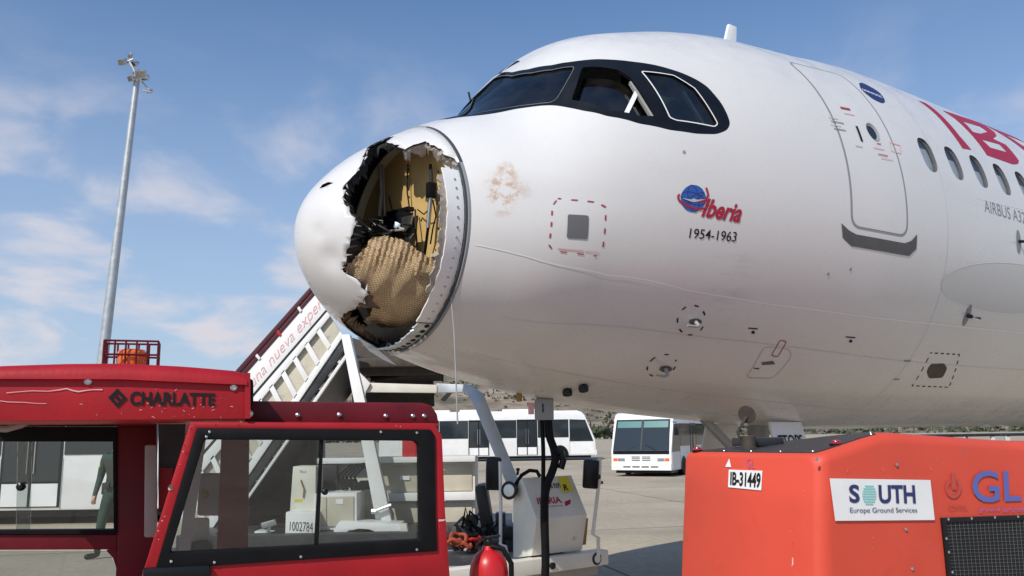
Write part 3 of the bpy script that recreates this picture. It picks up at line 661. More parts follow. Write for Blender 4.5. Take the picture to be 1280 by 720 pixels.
    for s_ in (4.55, 5.3):
        chart_patch('skin_joint', stripe([Vector((x, s_)) for x in np.linspace(1.3, 13, 60)], .004), 'seam_pale', T, .002, .05)
    for (u, v) in ((855, 190), (1035, 342), (1063, 336)):
        p = ch(u, v); mb = MB(); mb.lathe([(.016, -.002), (.016, .003), (.008, .004)], S(p.x, p.y/RAD), SN(p.x, p.y/RAD), 10); obj('static_port', mb, 'grey_paint', T)
    # roof aerial and belly aerials
    p = ch(915, 52); mb = MB(); xr = p.x + .98; base = lambda x, y: S(x, y/1.95, -.02)
    pts = [base(xr+.06, 0), base(xr+.34, 0), base(xr+.34, 0) + Vector((0, 0, .52)) + AD*.06, base(xr+.2, 0) + Vector((0, 0, .54)) + AD*.06]; mb.prism([q - AP*.02 for q in pts], AP*.04); obj('blade_aerial', mb, 'white_paint', T, fix=True, bevel=.012)
    for (u, v) in ((729, 482), (709, 487)):
        p = ch(u, v); q = S(p.x, p.y/RAD); mb = MB(); mb.lathe([(.03, -.01), (.045, .02), (.04, .05), (.015, .06)], q, SN(p.x, p.y/RAD), 12); obj('drain_mast', mb, 'black_paint', T)
    # ---- nose gear
    gx_ = 5.3; g0 = w3(gx_, 0, 0); mb = MB(); top = Vector((g0.x, g0.y, HC - 2.05)); axl = Vector((g0.x, g0.y, .40))
    mb.tube([top, Vector((g0.x, g0.y, 1.0))], .11, 14); mb.tube([Vector((g0.x, g0.y, 1.05)), axl], .075, 14); mb.tube([top - AD*.9, Vector((g0.x, g0.y, 1.15))], .05, 8); mb.tube([axl - AP*.32, axl + AP*.32], .05, 10)
    mb.tube([Vector((g0.x, g0.y, 1.0)) - AD*.1, Vector((g0.x, g0.y, .75)) - AD*.28, axl - AD*.05], .03, 8)
    gear = obj('nose_gear', mb, 'grey_paint', T)
    for s in (-1, 1):
        c = axl + AP*.25*s; mb = MB(); mb.lathe([(.22, -.11), (.36, -.11), (.40, -.07), (.41, 0), (.40, .07), (.36, .11), (.22, .11)], c, AP, 28); obj('tyre', mb, 'black_rubber', gear)
        mb = MB(); mb.lathe([(.05, -.06), (.2, -.06), (.23, -.115), (.23, .115), (.2, .06), (.05, .06)], c, AP, 20); obj('rim', mb, 'white_paint', gear)
    mb = MB(); mb.box(axl + Vector((0, 0, .75)) - AD*.14, (.16, .30, .22), Matrix.Rotation(AA, 3, 'Z')); obj('steering_pin', mb, 'red_paint', gear, bevel=.02)
    for s in (-1, 1):      # the aft gear doors stay open
        a = w3(4.94, .40*s, -2.12); zt = Vector((0, 0, -.50)); l = .52; mb = MB()
        pp = [a, a + AD*l, a + AD*(l+.03) + zt + AP*.12*s, a - AD*.04 + zt + AP*.12*s]; mb.prism(pp, AP*.03*s); dr = obj('gear_door', mb, 'white_paint', T, fix=True, bevel=.006)
        if s > 0:
            o_ = AP*.037; A, B, Cc, D = (a + AD*q + zt*w + AP*(.12*w) + o_ for q, w in ((.06,.52),(l-.06,.52),(l-.06,.26),(.06,.26))); text_obj('lettering', 'ETOPS', 'black_print', dr, quad_fn(A, B, Cc, D), .01)
    # ---- landing lamp lines, thin wire hanging from the broken rim
    return T, V
PLANE, _ = airliner()

def nose_cone():
    T = PLANE; PI = math.pi
    def q2(x, th): r = math.sqrt(max(0, min(x, XJ) - X00)/(XJ - X00)); return Vector((r*math.sin(th), r*math.cos(th)))
    def inv(a, b): r = min(1.0, math.hypot(a, b)); return X00 + max(r*r*(XJ - X00), 1e-4), math.atan2(a, b)
    def P(a, b, off=0): x, t = inv(a, b); return S(x, t, off)
    def hq(u, v): return q2(*hit(u, v))
    left = [(492.8,170.2),(485,170.6),(478,172.5),(472,176),(466,180),(461,183),(456,190),(454.5,197),(452.8,203),(447,211),(444,216.7),(439,221),(435,225.5),(428.3,233.3),(432,241),(428,248),(432,257),(436,264.4),(444,271),(446,283),(439.4,292),(437,305.6),(433.8,312.5),(431,327.5),(427.5,338.8),(433,343),(440,346),(451,352.5),(452,359),(461,367.5),(452,377),(442.5,385),(426,396),(428,403),(447,420),(460,428),(472,435)]
    right = [(577,209),(575.6,207),(569,200.5),(563,198),(557.8,194.4),(551,187),(542,182),(530,176.7),(522,179),(515.6,181.5),(507,187),(502,183.5),(493,180),(483,177)]
    t_lo, t_hi = hit(497, 447)[1], hit(590, 216)[1]
    if t_lo < 0: t_lo += 2*PI
    ringp = [q2(XJ, t_lo + (t_hi - t_lo)*k/40)*1.0 for k in range(41)]
    rnd = random.Random(3)
    def jag(ps, amp, d=.02):
        l = resample(ps, d, False); return [p + Vector((rnd.uniform(-amp, amp), rnd.uniform(-amp, amp))) for p in l]
    hole = jag([hq(*p) for p in left], .009, .035) + [p*.999 for p in ringp] + jag([hq(*p) for p in right], .008, .03)
    # small second puncture near the tip
    slit = [hq(*p) for p in ((399,235.5),(403,230.5),(410,227.5),(417,228.5),(409,232),(405,234))]
    rim = [Vector((math.cos(a), math.sin(a))) for a in np.linspace(0, 2*PI, 161)[:-1]]
    pts = [(x*.998*k/26, y*.998*k/26) for k in range(0, 26) for x, y in [(math.cos(a), math.sin(a)) for a in np.linspace(0, 2*PI, max(2, 5*k))[:-1]]]
    V, Fs = cdt([rim, hole, slit], pts); cen = V[Fs].mean(1)
    keep = ~inpoly(cen, [(p.x, p.y) for p in hole]) & ~inpoly(cen, [(p.x, p.y) for p in slit]) & (np.hypot(cen[:, 0], cen[:, 1]) < .9999)
    Fk = Fs[keep]
    # drop slivers cut off from the main shell
    use = np.unique(Fk)
    dent = hq(412, 322)
    def shell(a, b):       # torn edges stand out and the struck side is dented
        d = min((Vector((a, b)) - p).length for p in hole[::2]); off = 0
        d0 = (Vector((a, b)) - dent).length; off -= .03*math.exp(-(d0/.09)**2)
        d1 = (Vector((a, b)) - hq_c2).length; off -= .018*math.exp(-(d1/.06)**2)
        return off
    hq_c2 = hq(398, 290)
    mp_ = {int(k): i for i, k in enumerate(use)}; outer = [P(V[k][0], V[k][1], shell(*V[k])) for k in use]; nrm = [SN(*inv(*V[k])) for k in use]
    TH = .013
    mb = MB(); fs = []
    for f in Fk:
        g = [mp_[int(i)] for i in f]; a, b, c = (outer[i] for i in g)
        if (b-a).cross(c-a).dot(nrm[g[0]]) < 0: g = g[::-1]
        fs.append(g)
    mb.add(outer, fs); n = len(outer); mb.m = 1
    mb.add([p - nn*TH for p, nn in zip(outer, nrm)], [f[::-1] for f in fs])
    from collections import Counter
    ec = Counter((min(a, b), max(a, b)) for f in fs for a, b in zip(f, f[1:] + f[:1])); mb.m = 2
    k = len(mb.v); side = [(f[j], f[(j+1) % 3]) for f in fs for j in range(3) if ec[(min(f[j], f[(j+1) % 3]), max(f[j], f[(j+1) % 3]))] == 1]
    mb.f += [(b, a, a + n, b + n) for a, b in side]; mb.mi += [2]*len(side)
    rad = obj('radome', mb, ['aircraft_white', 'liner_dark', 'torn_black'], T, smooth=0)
    for p in rad.data.polygons: p.use_smooth = p.material_index == 0
    # frayed plies hanging off the left tear: crumpled strips just inside the edge
    def frays(path, w0, w1, m, name, seed, lift=.0, inset=.02, par=rad):
        r_ = random.Random(seed); l = resample([hq(*p) for p in path], .018, False); c = Vector((.35, .1)); mb = MB(); A, B, D = [], [], []
        for p in l:
            d = (q_in - p).normalized(); w = r_.uniform(w0, w1)
            A.append(P(p.x - d.x*.02, p.y - d.y*.02, -inset)); B.append(P(p.x + d.x*w*.5, p.y + d.y*w*.5, -inset - r_.uniform(.01, .05) + lift)); D.append(P(p.x + d.x*w, p.y + d.y*w, -inset - r_.uniform(.03, .11) + lift))
        mb.grid([A, B, D]); return obj(name, mb, m, par, smooth=0)
    q_in = hq(520, 290)
    frays([(492,171),(478,173),(466,180),(456,190),(453,203),(444,217),(435,226),(429,234),(430,248),(436,264),(444,271)], .01, .05, 'torn_black', 'torn_ply', 1)
    frays([(446,283),(439,292),(437,306),(434,313),(431,327),(428,338)], .01, .05, 'liner_dark', 'torn_ply', 2)
    frays([(577,209),(569,200.5),(557.8,194.4),(542,182),(530,177),(515.6,181.5),(507,187),(502,183.5)], .004, .014, 'torn_grey', 'torn_ply', 3, inset=.008)
    q_in = hq(470, 395)
    frays([(461,367.5),(452,377),(442.5,385),(426,396)], .05, .12, 'torn_brown', 'torn_ply', 4)
    q_in = hq(500, 390)
    frays([(426,396),(428,403),(447,420),(460,428),(472,435)], .06, .16, 'torn_brown', 'torn_ply', 5)
    r4 = random.Random(21); le = [p for p in hole[:hole.index(hole[0]) + len(hole)//2] if math.hypot(p.x, p.y) < .95]; cen_ = hq(505, 300)
    for k in range(0, len(le), 2):
        p = le[k]; d = (cen_ - p).normalized(); tg = Vector((-d.y, d.x)); w = r4.uniform(.004, .011); l_ = r4.uniform(.015, .06); sk = r4.uniform(-.5, .5)
        a, b_, c_ = p - d*.012 + tg*w, p - d*.012 - tg*w, p + d*l_ + tg*l_*sk; o_ = r4.uniform(-.03, .006); mb = MB()
        A, B, D_ = P(a.x, a.y, -.004), P(b_.x, b_.y, -.004), P(c_.x, c_.y, o_); nn = SN(*inv(p.x, p.y))*-.004; mb.add([A, B, D_, A + nn, B + nn, D_ + nn], [(0,1,2), (5,4,3), (0,3,4,1), (1,4,5,2), (2,5,3,0)]); obj('splinter', mb, r4.choice(('torn_brown', 'torn_grey', 'torn_black', 'white_paint', 'torn_black')), rad, smooth=0, fix=True)
    # splinter hanging under the lower edge
    sp = [(446,421),(452,424),(470,434),(484,447),(493,456),(478,449),(462,439)]
    mb = MB(); pp = [S(*hit(u, v)) for u, v in sp[:4]]; d0 = pp[0]
    a = [at(u, v, d0.y - .02 + .002*i) for i, (u, v) in enumerate(sp)]; mb.prism(a, Vector((.01, .03, 0))); obj('hanging_splinter', mb, 'white_paint', rad, fix=True)
    # ---- ring frame at the joint: outer flange, web with bolt holes, inner lip
    def ringpt(th, x, k): zt, zb, w = prof(XJ); return w3(x, w*math.sin(th)*k, (zt+zb)/2 + (zt-zb)/2*math.cos(th)*k)
    ths = np.linspace(0, 2*PI, 121)
    mb = MB(); mb.grid([[ringpt(t, XJ + x, k) for t in ths] for x, k in ((.035, .985), (-.012, .985), (-.018, .978), (-.018, .88), (-.010, .875), (.07, .875))]); fr = obj('ring_frame', mb, 'steel', T, smooth=40)
    mb = MB(); mb.grid([[ringpt(t, XJ + x, k) for t in ths] for x, k in ((-.024, .873), (-.05, .868), (-.05, .852), (.05, .848))]); obj('inner_lip', mb, 'cream_paint', fr, smooth=40)
    mb = MB(); mb.grid([[ringpt(t, XJ + x, k) for t in ths] for x, k in ((.0, 1.0), (-.02, .999), (-.022, .987))]); obj('rubber_seal', mb, 'seal_grey', fr, smooth=40)
    for t in np.linspace(t_hi + .05, t_lo - .05, 17):     # lightening holes and bolts round the visible side
        p = ringpt(t, XJ - .0195, .93); mb = MB(); mb.lathe([(.028, -.004), (.028, .002), (.024, .003)], p, -AD, 12); obj('rim_hole', mb, 'torn_black', fr)
    for t in np.linspace(t_hi + .02, t_lo - .02, 40):
        p = ringpt(t, XJ - .019, .966); mb = MB(); mb.lathe([(.006, 0), (.006, .006), (.003, .008)], p, -AD, 8); obj('bolt', mb, 'steel', fr)
    # what is left of the joint, seen from outside: dark gap band above, holed metal band below
    def band(name, ta, tb, xa, xb, k, m, th=.006, jagged=0):
        A = []; r2 = random.Random(int(ta*100)); n_ = 40
        for q in np.linspace(0, 1, n_): t = ta + (tb - ta)*q; j = r2.uniform(-jagged, jagged); A.append([ringpt(t, x, kk) for x, kk in ((xa + j, k - .012), (xa + j, k), (xb, k), (xb, k - .012))])
        mb = MB(); mb.grid(A); return obj(name, mb, m, fr, smooth=30)
    tm = t_hi + (t_lo - t_hi)*.60
    band('dark_gap_band', t_hi - .12, t_lo, XJ - .040, XJ + .002, .990, 'gap_grey'); band('dark_gap_band', t_hi - .8, t_hi - .12, XJ - .022, XJ + .002, 1.0005, 'gap_grey')
    band('pale_attach_band', t_hi - .05, tm, XJ - .18, XJ - .040, .968, 'white_print', jagged=.006)
    band('torn_laminate', t_hi + .02, tm - .3, XJ - .225, XJ - .18, .955, 'torn_grey', jagged=.02)
    band('holed_band', tm, t_lo + .05, XJ - .16, XJ - .01, .978, 'alloy', jagged=.018)
    for q in np.linspace(.03, .97, 12):
        t = tm + (t_lo - tm)*q; n_ = (ringpt(t, XJ, 1) - w3(XJ, 0, -.6)).normalized(); mb = MB(); mb.lathe([(.021, -.004), (.021, .0025), (.017, .003)], ringpt(t, XJ - .075, .979), n_, 12); obj('rim_hole', mb, 'torn_black', fr)
    for q in np.linspace(.04, .96, 16):
        t = t_hi + (tm - t_hi)*q; n_ = (ringpt(t, XJ, 1) - w3(XJ, 0, -.6)).normalized(); mb = MB(); mb.lathe([(.010, -.002), (.009, .004), (.004, .006)], ringpt(t, XJ - .095, .969), n_, 8); obj('bolt', mb, 'steel', fr)
    # torn composite still bolted to the ring
    r_ = random.Random(9)
    for (a0, a1, k0, k1) in ((.12, .3, .86, .93), (.66, .78, .92, 1.02), (.84, .93, .93, 1.03)):
        mb = MB(); A, B = [], []
        for q in np.linspace(a0, a1, 14):
            t = t_hi + (t_lo - t_hi)*q; A.append(ringpt(t, XJ - .03, k1 - r_.uniform(0, .012))); B.append(ringpt(t, XJ - .035 - r_.uniform(0, .03), k0 + r_.uniform(-.02, .03)))
        mb.grid([A, B]); obj('torn_flange', mb, 'steel' if k1 > 1 else 'torn_brown', fr, smooth=0)
    # ---- flat pressure bulkhead, stiffeners, antenna mount, actuator, cables
    BX = XJ + .02
    mb = MB(); mb.grid([[w3(BX, prof(XJ)[2]*.865*math.sin(t)*k, (prof(XJ)[0]+prof(XJ)[1])/2 + (prof(XJ)[0]-prof(XJ)[1])/2*.865*math.cos(t)*k) for t in np.linspace(0, 2*PI, 73)] for k in (1, .6, .2, .005)])
    bh = obj('pressure_bulkhead', mb, 'primer_yellow', T, smooth=0)
    P0 = w3(BX, 0, 0)
    def bp(u, v, o=0): return on_plane(u, v, P0 - AD*o, AD)
    def bar(pts, r, m, name, n=8): mb = MB(); mb.tube([bp(*p) for p in pts], r, n); return obj(name, mb, m, bh)
    mb = MB()
    for a in ((500,192),(521,187)): pass
    bar([(538,206,.05),(539,224,.07),(539,243,.09)], [.012, .016, .02], 'torn_black', 'damper_cap')
    bar([(539,243,.09),(537,262,.09),(535,285,.09)], .017, 'steel', 'damper_rod'); bar([(535,285,.09),(532,310,.07),(530,322,.05)], .011, 'black_rubber', 'damper_rod')
    bar([(541,250,.10),(545,270,.05),(541,286,.06),(538,305,.04)], .006, 'black_rubber', 'cable'); bar([(536,235,.07),(545,240,.06),(546,256,.05)], .008, 'torn_black', 'cable')
    mb = MB(); mb.box(bp(539, 238, .09), (.07, .05, .12), Matrix.Rotation(AA, 3, 'Z')); obj('actuator_block', mb, 'black_rubber', bh, bevel=.008)
    bar([(475,208,.06),(477,240,.06),(474,270,.06)], .018, 'grey_paint', 'stiffener'); bar([(479,206,.05),(481,270,.05)], .008, 'grey_paint', 'stiffener')
    mb = MB(); mb.prism([bp(491,266,.05), bp(518,259,.05), bp(518,264,.05), bp(491,272,.05)], -AD*.06); obj('mount_rail', mb, 'black_paint', bh, fix=True, bevel=.004)
    mb = MB(); mb.prism([bp(492,273,.05), bp(517,266,.05), bp(516,284,.05), bp(506,297,.05), bp(494,292,.05)], -AD*.10); obj('antenna_drive', mb, 'black_paint', bh, fix=True, bevel=.006)
    mb = MB(); mb.prism([bp(503,272,.16), bp(517,269,.16), bp(514,282,.16), bp(505,290,.16)], -AD*.012); obj('drive_plate', mb, 'steel', bh, fix=True)
    mb = MB(); mb.prism([bp(511,285,.1), bp(518,282,.1), bp(517,305,.1), bp(511,301,.1)], -AD*.03); obj('mount_bracket', mb, 'torn_black', bh, fix=True)
    mb = MB(); mb.prism([bp(545,330,.02), bp(562,325,.02), bp(560,334,.02), bp(548,340,.02)], -AD*.05); obj('mount_bracket', mb, 'grey_paint', bh, fix=True)
    for pts, r, m in (([(510,205,.03),(509,240,.05),(512,262,.04)], .006, 'black_rubber'), ([(552,222,.04),(551,262,.05),(553,300,.04),(549,326,.03)], .006, 'grey_paint'), ([(522,262,.05),(530,268,.06),(536,262,.08)], .005, 'black_rubber'), ([(519,262,.05),(520,290,.08),(522,312,.05)], .007, 'torn_black'), ([(486,245,.08),(490,262,.10),(500,268,.11)], .006, 'black_rubber')): bar(pts, r, m, 'cable')
    for (u, v) in ((512,212),(512,246),(527,275),(528,300),(548,215),(548,250),(548,285),(545,312),(527,318),(556,240),(556,280)): mb = MB(); mb.lathe([(.010, 0), (.009, .006), (.004, .008)], bp(u, v, .001), -AD, 8); obj('rivet', mb, 'rust_brown' if v % 2 else 'steel', bh)
    for ps in ([(506,196,.004),(520,192,.004),(520,196,.004),(506,200,.004)], [(541,318,.004),(560,312,.004),(560,315,.004),(541,322,.004)]): mb = MB(); mb.prism([bp(*p) for p in ps], -AD*.02); obj('stiffener', mb, 'beige_panel', bh, fix=True)
    # wrecked antenna and wiring loom heaped over the liner
    for k in range(26):
        u, v = r_.uniform(438, 508), r_.uniform(278, 306); w = 30; o = r_.uniform(.10, .42) * (1 if u < 480 else .6)
        pts = [(u, v, o), (u + r_.uniform(-12, 14), v + r_.uniform(-10, 10), o + r_.uniform(-.05, .05)), (u + r_.uniform(-22, 26), v + r_.uniform(-8, 14), o + r_.uniform(-.08, .05))]
        pts[2] = (min(512, max(437, pts[2][0])), min(318, max(276, pts[2][1])), pts[2][2])
        bar(pts, r_.choice((.004, .006, .009)), r_.choice(('black_rubber', 'torn_black', 'steel', 'grey_paint', 'black_rubber')), 'loose_wire', 6)
    for (u, v, o, d, m) in ((452,288,.42,(.10,.08,.07),'torn_black'),(463,296,.40,(.07,.12,.06),'black_rubber'),(447,301,.45,(.08,.06,.09),'torn_black'),(476,286,.3,(.08,.06,.05),'torn_black'),(441,322,.46,(.06,.05,.12),'torn_black'),(497,283,.16,(.06,.05,.05),'steel')):
        mb = MB(); mb.box(bp(u, v, o), d, Matrix.Rotation(r_.uniform(0, 3), 3, 'Z') @ Matrix.Rotation(r_.uniform(-.6, .6), 3, 'X')); obj('antenna_fragment', mb, m, bh, bevel=.006)
    # crumpled honeycomb liner lying inside the lower half
    ol = [(429,336),(435,329),(440,327.5),(447,318),(455,310),(461,303),(466,298),(472.5,294.5),(482,295.5),(492.5,297),(501,299),(510,303),(517,309),(522.5,314),(527,315.5),(530,317.5),(538,322),(545,327.5),(550,337.5),(552,345),(550,355),(545,365),(540,374),(533,386),(527.5,395),(520,402),(512.5,407),(502,408),(492.5,409.5),(484,409),(475,410.5),(464,406),(455,402.5),(460,396),(465,390),(465,381),(462,374),(459,365),(451,357.5),(444,350),(435,344)]
    def lp(u, v):
        k = .87 - .09*max(0, min(1, (352-v)/60))**1.3; k = min(k, .90)
        x, th = hit(u, v, k); zt, zb, w = prof(x); p = w3(x, w*math.sin(th)*k, (zt+zb)/2 + (zt-zb)/2*k*math.cos(th))
        lim = (BX - .05) - ((p - w3(0, 0, 0)).dot(AD))
        if lim < 0: p = on_plane(u, v, P0 - AD*.05, AD)
        cr_ = .009*math.sin(u*.9 + v*.25)*max(0, min(1, (350-v)/25)) + .006*math.sin(u*.21 + v*.13) + (.03 if u > 519 and v < 345 else 0)
        return p + (CAM - p).normalized()*cr_
    lo_ = [Vector((p[0] + rnd.uniform(-1.6, 1.6), p[1] + rnd.uniform(-1.8, 1.8))) for p in resample(ol, 3.0)]
    V2, F2 = cdt([lo_], [(x, y) for x in np.arange(428, 554, 3.0) for y in np.arange(294, 412, 3.0)])
    F2 = F2[inpoly(V2[F2].mean(1), [(p.x, p.y) for p in lo_])]
    pos = {}
    mb, use2 = submesh(V2, F2, lambda u, v: lp(u, v))
    for i, f in enumerate(mb.f):
        a, b, c = (mb.v[k] for k in f)
        if (b-a).cross(c-a).dot(CAM - a) < 0: mb.f[i] = f[::-1]
    ln = obj('honeycomb_liner', mb, 'honeycomb', T, smooth=50)
    uvl = ln.data.uv_layers.new(name='UVMap'); e1 = (AD*.75 + AP*.35).normalized(); 
    for li, lo2 in enumerate(ln.data.loops):
        p = ln.data.vertices[lo2.vertex_index].co; uvl.data[li].uv = (p.dot(AD) - .1*p.z, p.z*1.0 + .25*p.dot(AD))
    # dark ragged lining under the liner
    dl = [(466,401),(476,411),(490,409.5),(503,409),(514,406),(527,396),(540,375),(549,358),(556,366),(548,386),(535,404),(518,420),(500,430),(484,432),(470,425),(455,412)]
    P_ = [Vector(p) for p in dl]; lo3 = [Vector((p.x + rnd.uniform(-1.5, 1.5), p.y + rnd.uniform(-1.5, 1.5))) for p in resample(dl, 4)]
    V3, F3 = cdt([lo3], [(x, y) for x in np.arange(450, 560, 5) for y in np.arange(356, 434, 5)]); F3 = F3[inpoly(V3[F3].mean(1), [(p.x, p.y) for p in lo3])]
    def dp(u, v):
        x, th = hit(u, v, .93); x = min(x, XJ - .01); zt, zb, w = prof(x); return w3(x, w*math.sin(th)*.93, (zt+zb)/2 + (zt-zb)/2*.93*math.cos(th))
    mb, _ = submesh(V3, F3, dp); obj('ragged_lining', mb, 'liner_dark', T, smooth=0)
    # thin wire hanging from the ring to knee height
    t = hit(574, 372)[1]; a = ringpt(t, XJ - .02, .97); b = at(572, 530, a.y); mb = MB(); mb.tube([a, a.lerp(b, .3) + Vector((.01, 0, 0)), a.lerp(b, .7) + Vector((.005, 0, 0)), b], .006, 6)
    obj('hanging_wire', mb, 'grey_paint', T)
nose_cone()

# ------------------------------------------------------------------ red baggage tractor, nearest on the left
def tractor():
    P0 = at(240, 600, 3.15); yw = R(20); e1 = Vector((math.cos(yw), math.sin(yw), 0)); e2 = Vector((-math.sin(yw), math.cos(yw), 0)); Z = Vector((0, 0, 1))
    base = Vector((P0.x, P0.y, 0)) + e2*.6
    T = thing('baggage_tractor', 'red baggage tractor with open cab and caged orange beacon, nearest on the left', 'tractor', base)
    def tp(u, v, t=0): return on_plane(u, v, P0 + e2*t, e2)
    def tps(ps, t=0): return [tp(u, v, t) for u, v in ps]
    M3 = Matrix.Rotation(yw, 3, 'Z')
    # roof: deep fascia, overhanging lip with a gentle crown
    low = [(-110,527),(306,523.5)]; mid = [(-110,475),(0,473.5),(150,474),(306,481)]; top = [(-110,463),(0,456),(80,453.5),(150,453),(230,457),(300,463),(308,467)]
    mb = MB(); mb.prism(tps(low + mid[::-1]), e2*1.30); roof = obj('roof', mb, 'tractor_red', T, bevel=.006, fix=True)
    # lip: rounded in section, swept along the crown
    prof_n = 7; rows = []
    for k in range(prof_n):
        a = math.pi/2*k/(prof_n-1); row = []
        for i in range(25):
            u = -110 + (309+110)*i/24; tv = float(np.interp(u, [p[0] for p in top], [p[1] for p in top])); mv = float(np.interp(u, [p[0] for p in mid], [p[1] for p in mid]))
            A, B = tp(u, mv, -.018), tp(u, tv, -.018); h = (B-A).z; row.append(A + Z*h*math.sin(a) + e2*(.05*(1-math.cos(a))))
        rows.append(row)
    rows.insert(0, [p + e2*.02 for p in rows[0]]); rows.append([p + e2*1.25 + Z*.01 for p in rows[-1]])
    mb = MB(); mb.grid(rows); obj('roof_skin', mb, 'tractor_red', roof, smooth=60)
    mb = MB(); a, b = tp(306, 466, -.012), tp(306, 523, -.012); mb.prism([a, b, b + e2*1.2, a + e2*1.2], e1*.02); obj('roof_end', mb, 'tractor_red', roof, fix=True)
    for (u, v) in ((110,476.5),(292,484),(312,517)):
        mb = MB(); mb.lathe([(.013, -.005), (.013, .003), (.009, .006), (.008, .004)], tp(u, v, -.004), -e2, 14); obj('bolt', mb, 'steel', roof)
    mb = MB(); mb.prism(tps([(303,471),(317,474),(317,508),(304,508)], .02), e2*.05); obj('corner_bracket', mb, 'black_rubber', roof, bevel=.012, fix=True)
    # letters and emblem
    def tq(a, b, c, d, off=-.004): return quad_fn(*tps((a, b, c, d), off))
    text_obj('lettering', 'CHARLATTE', 'black_print', roof, tq((162,507),(269,507.5),(269.5,491.5),(163,489)), .035)
    for o_, i_ in (([(135,497),(147,485.5),(159,498),(147,510)], [(141,497.3),(147,491.5),(153,497.8),(147,504)]),):
        mb = MB(); k = tps(o_, -.004) + tps(i_, -.004); mb.add(k, [(0,1,5,4),(1,2,6,5),(3,0,4,7),(2,3,7,6)]); mb.add(tps([(143.5,497.5),(147,494),(150.5,497.7),(147,501.2)], -.004), [(0,1,2,3)]); obj('emblem', mb, 'black_print', roof, smooth=0, fix=True)
    rn = random.Random(4)
    def scratch(pts, w=.7, m='pink_print'):
        mb = MB(); k = len(pts); up = [tp(u, v - w*rn.uniform(.3, 1), -.0035) for u, v in pts]; dn = [tp(u, v + w*rn.uniform(.3, 1), -.0035) for u, v in pts]; mb.add(up + dn, [(i, i+1, k+i+1, k+i) for i in range(k-1)]); obj('scratch', mb, m, roof, smooth=0)
    scratch([(8,491),(25,489.5),(40,488.5),(60,489),(74,487),(83,485.5),(90,488),(98,489.5),(108,488),(116,487),(128,487)], 1.0); scratch([(0,501),(10,502.5),(30,503),(44,504),(58,504.5)], .6)
    for k in range(34):
        u, v = rn.uniform(180, 303) if k % 3 else rn.uniform(5, 300), rn.choice((rn.uniform(484, 521), rn.uniform(505, 522))); dx_ = rn.uniform(.5, 4); scratch([(u, v), (u + dx_, v + rn.uniform(-2.5, 2.5))], .5, rn.choice(('pink_print', 'pale_print', 'torn_brown')))
    # caged beacon on the roof
    bc = tp(165, 445, .75); zr = tp(165, 455, .75).z
    mb = MB(); mb.lathe([(.055, -.02), (.06, 0), (.06, .05), (.052, .062), (.02, .066)], Vector((bc.x, bc.y, zr)), Z, 20); bea = obj('beacon', mb, 'orange_lens', T)
    mb = MB(); mb.lathe([(.075, -.06), (.075, -.018), (.06, -.012)], Vector((bc.x, bc.y, zr)), Z, 20); obj('beacon_base', mb, 'black_rubber', bea)
    cx, cy, hh = .108, .07, .095
    def cage(a, b): mb = MB(); p = [Vector((bc.x, bc.y, zr - .02)) + e1*q[0] + e2*q[1] + Z*q[2] for q in (a, b)]; mb.tube(p, .0045, 6); obj('cage_bar', mb, 'tractor_maroon', bea)
    for z in (.055, hh + .02):
        for a, b in (((-cx,-cy),(cx,-cy)),((cx,-cy),(cx,cy)),((cx,cy),(-cx,cy)),((-cx,cy),(-cx,-cy))): cage((*a, z), (*b, z))
    for k in range(6):
        x = -cx + 2*cx*k/5
        for y in (-cy, cy): cage((x, y, -.04), (x, y, hh + .02))
    for y in (-.03, .03):
        for x in (-cx, cx): cage((x, y, -.04), (x, y, hh + .02))
    # far wall of the cab with its window and low cut-out
    t1 = 1.18
    def rail(ps, m='tractor_maroon', t=t1, th=.05, name='cab_wall', bev=.006, par=T): mb = MB(); mb.prism(tps(ps, t), e2*th); return obj(name, mb, m, par, bevel=bev, fix=True)
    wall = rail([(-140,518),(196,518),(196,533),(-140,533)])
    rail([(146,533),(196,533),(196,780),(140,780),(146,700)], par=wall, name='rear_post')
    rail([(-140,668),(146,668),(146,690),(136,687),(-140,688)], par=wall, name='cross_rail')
    mb = MB(); mb.prism(tps([(146,686),(146,712),(141,697),(133,688.5)], t1 + .003), e2*.044); obj('corner_gusset', mb, 'tractor_maroon', wall, fix=True)
    mb = MB(); mb.ring(tps([(-140,533.5),(145.5,533.5),(145.5,667.5),(-140,667.5)], t1 - .012), tps([(-140,552),(141,552),(142,662),(-140,664)], t1 - .012), e2*.06); g = obj('window_gasket', mb, 'black_rubber', wall, fix=True, bevel=.006)
    mb = MB(); mb.prism(tps([(-140,552),(141,552),(142,662),(-140,664)], t1 + .02), e2*.005); obj('rear_pane', mb, 'cab_clear', wall, fix=True)
    mb = MB(); mb.prism(tps([(22,552),(40,552),(38,663),(20,663)], t1 + .026), e2*.006); obj('sliding_pane', mb, 'cab_glass', wall, fix=True)
    mb = MB(); mb.lathe([(.008, 0), (.02, .006), (.02, .02), (.008, .028)], tp(27, 608, t1 + .015), -e2, 14); obj('pane_knob', mb, 'black_paint', wall)
    mb = MB(); mb.prism(tps([(-140,688.5),(136,688.5),(146,712),(146,725),(-140,725)], t1 + .02), e2*.004); obj('lower_pane', mb, 'cab_glass', wall, fix=True)
    mb = MB(); pts = [tp(-30, 533, .9), tp(8, 536, .9), tp(26, 531, .9), tp(36, 526, .9)]; mb.tube(pts, .016, 8); obj('grab_handle', mb, 'grey_paint', roof)
    # inside: grey back pillar, seat side and red inner post between window and door
    mb = MB(); mb.prism(tps([(181,556),(196,556),(195,672),(180,672)], .8), e2*.08); obj('inner_post', mb, 'grey_paint', T, bevel=.01, fix=True)
    mb = MB(); mb.prism(tps([(198,530),(232,530),(226,640),(198,640)], .95), e2*.03); obj('back_panel', mb, 'deck_black', T, fix=True)
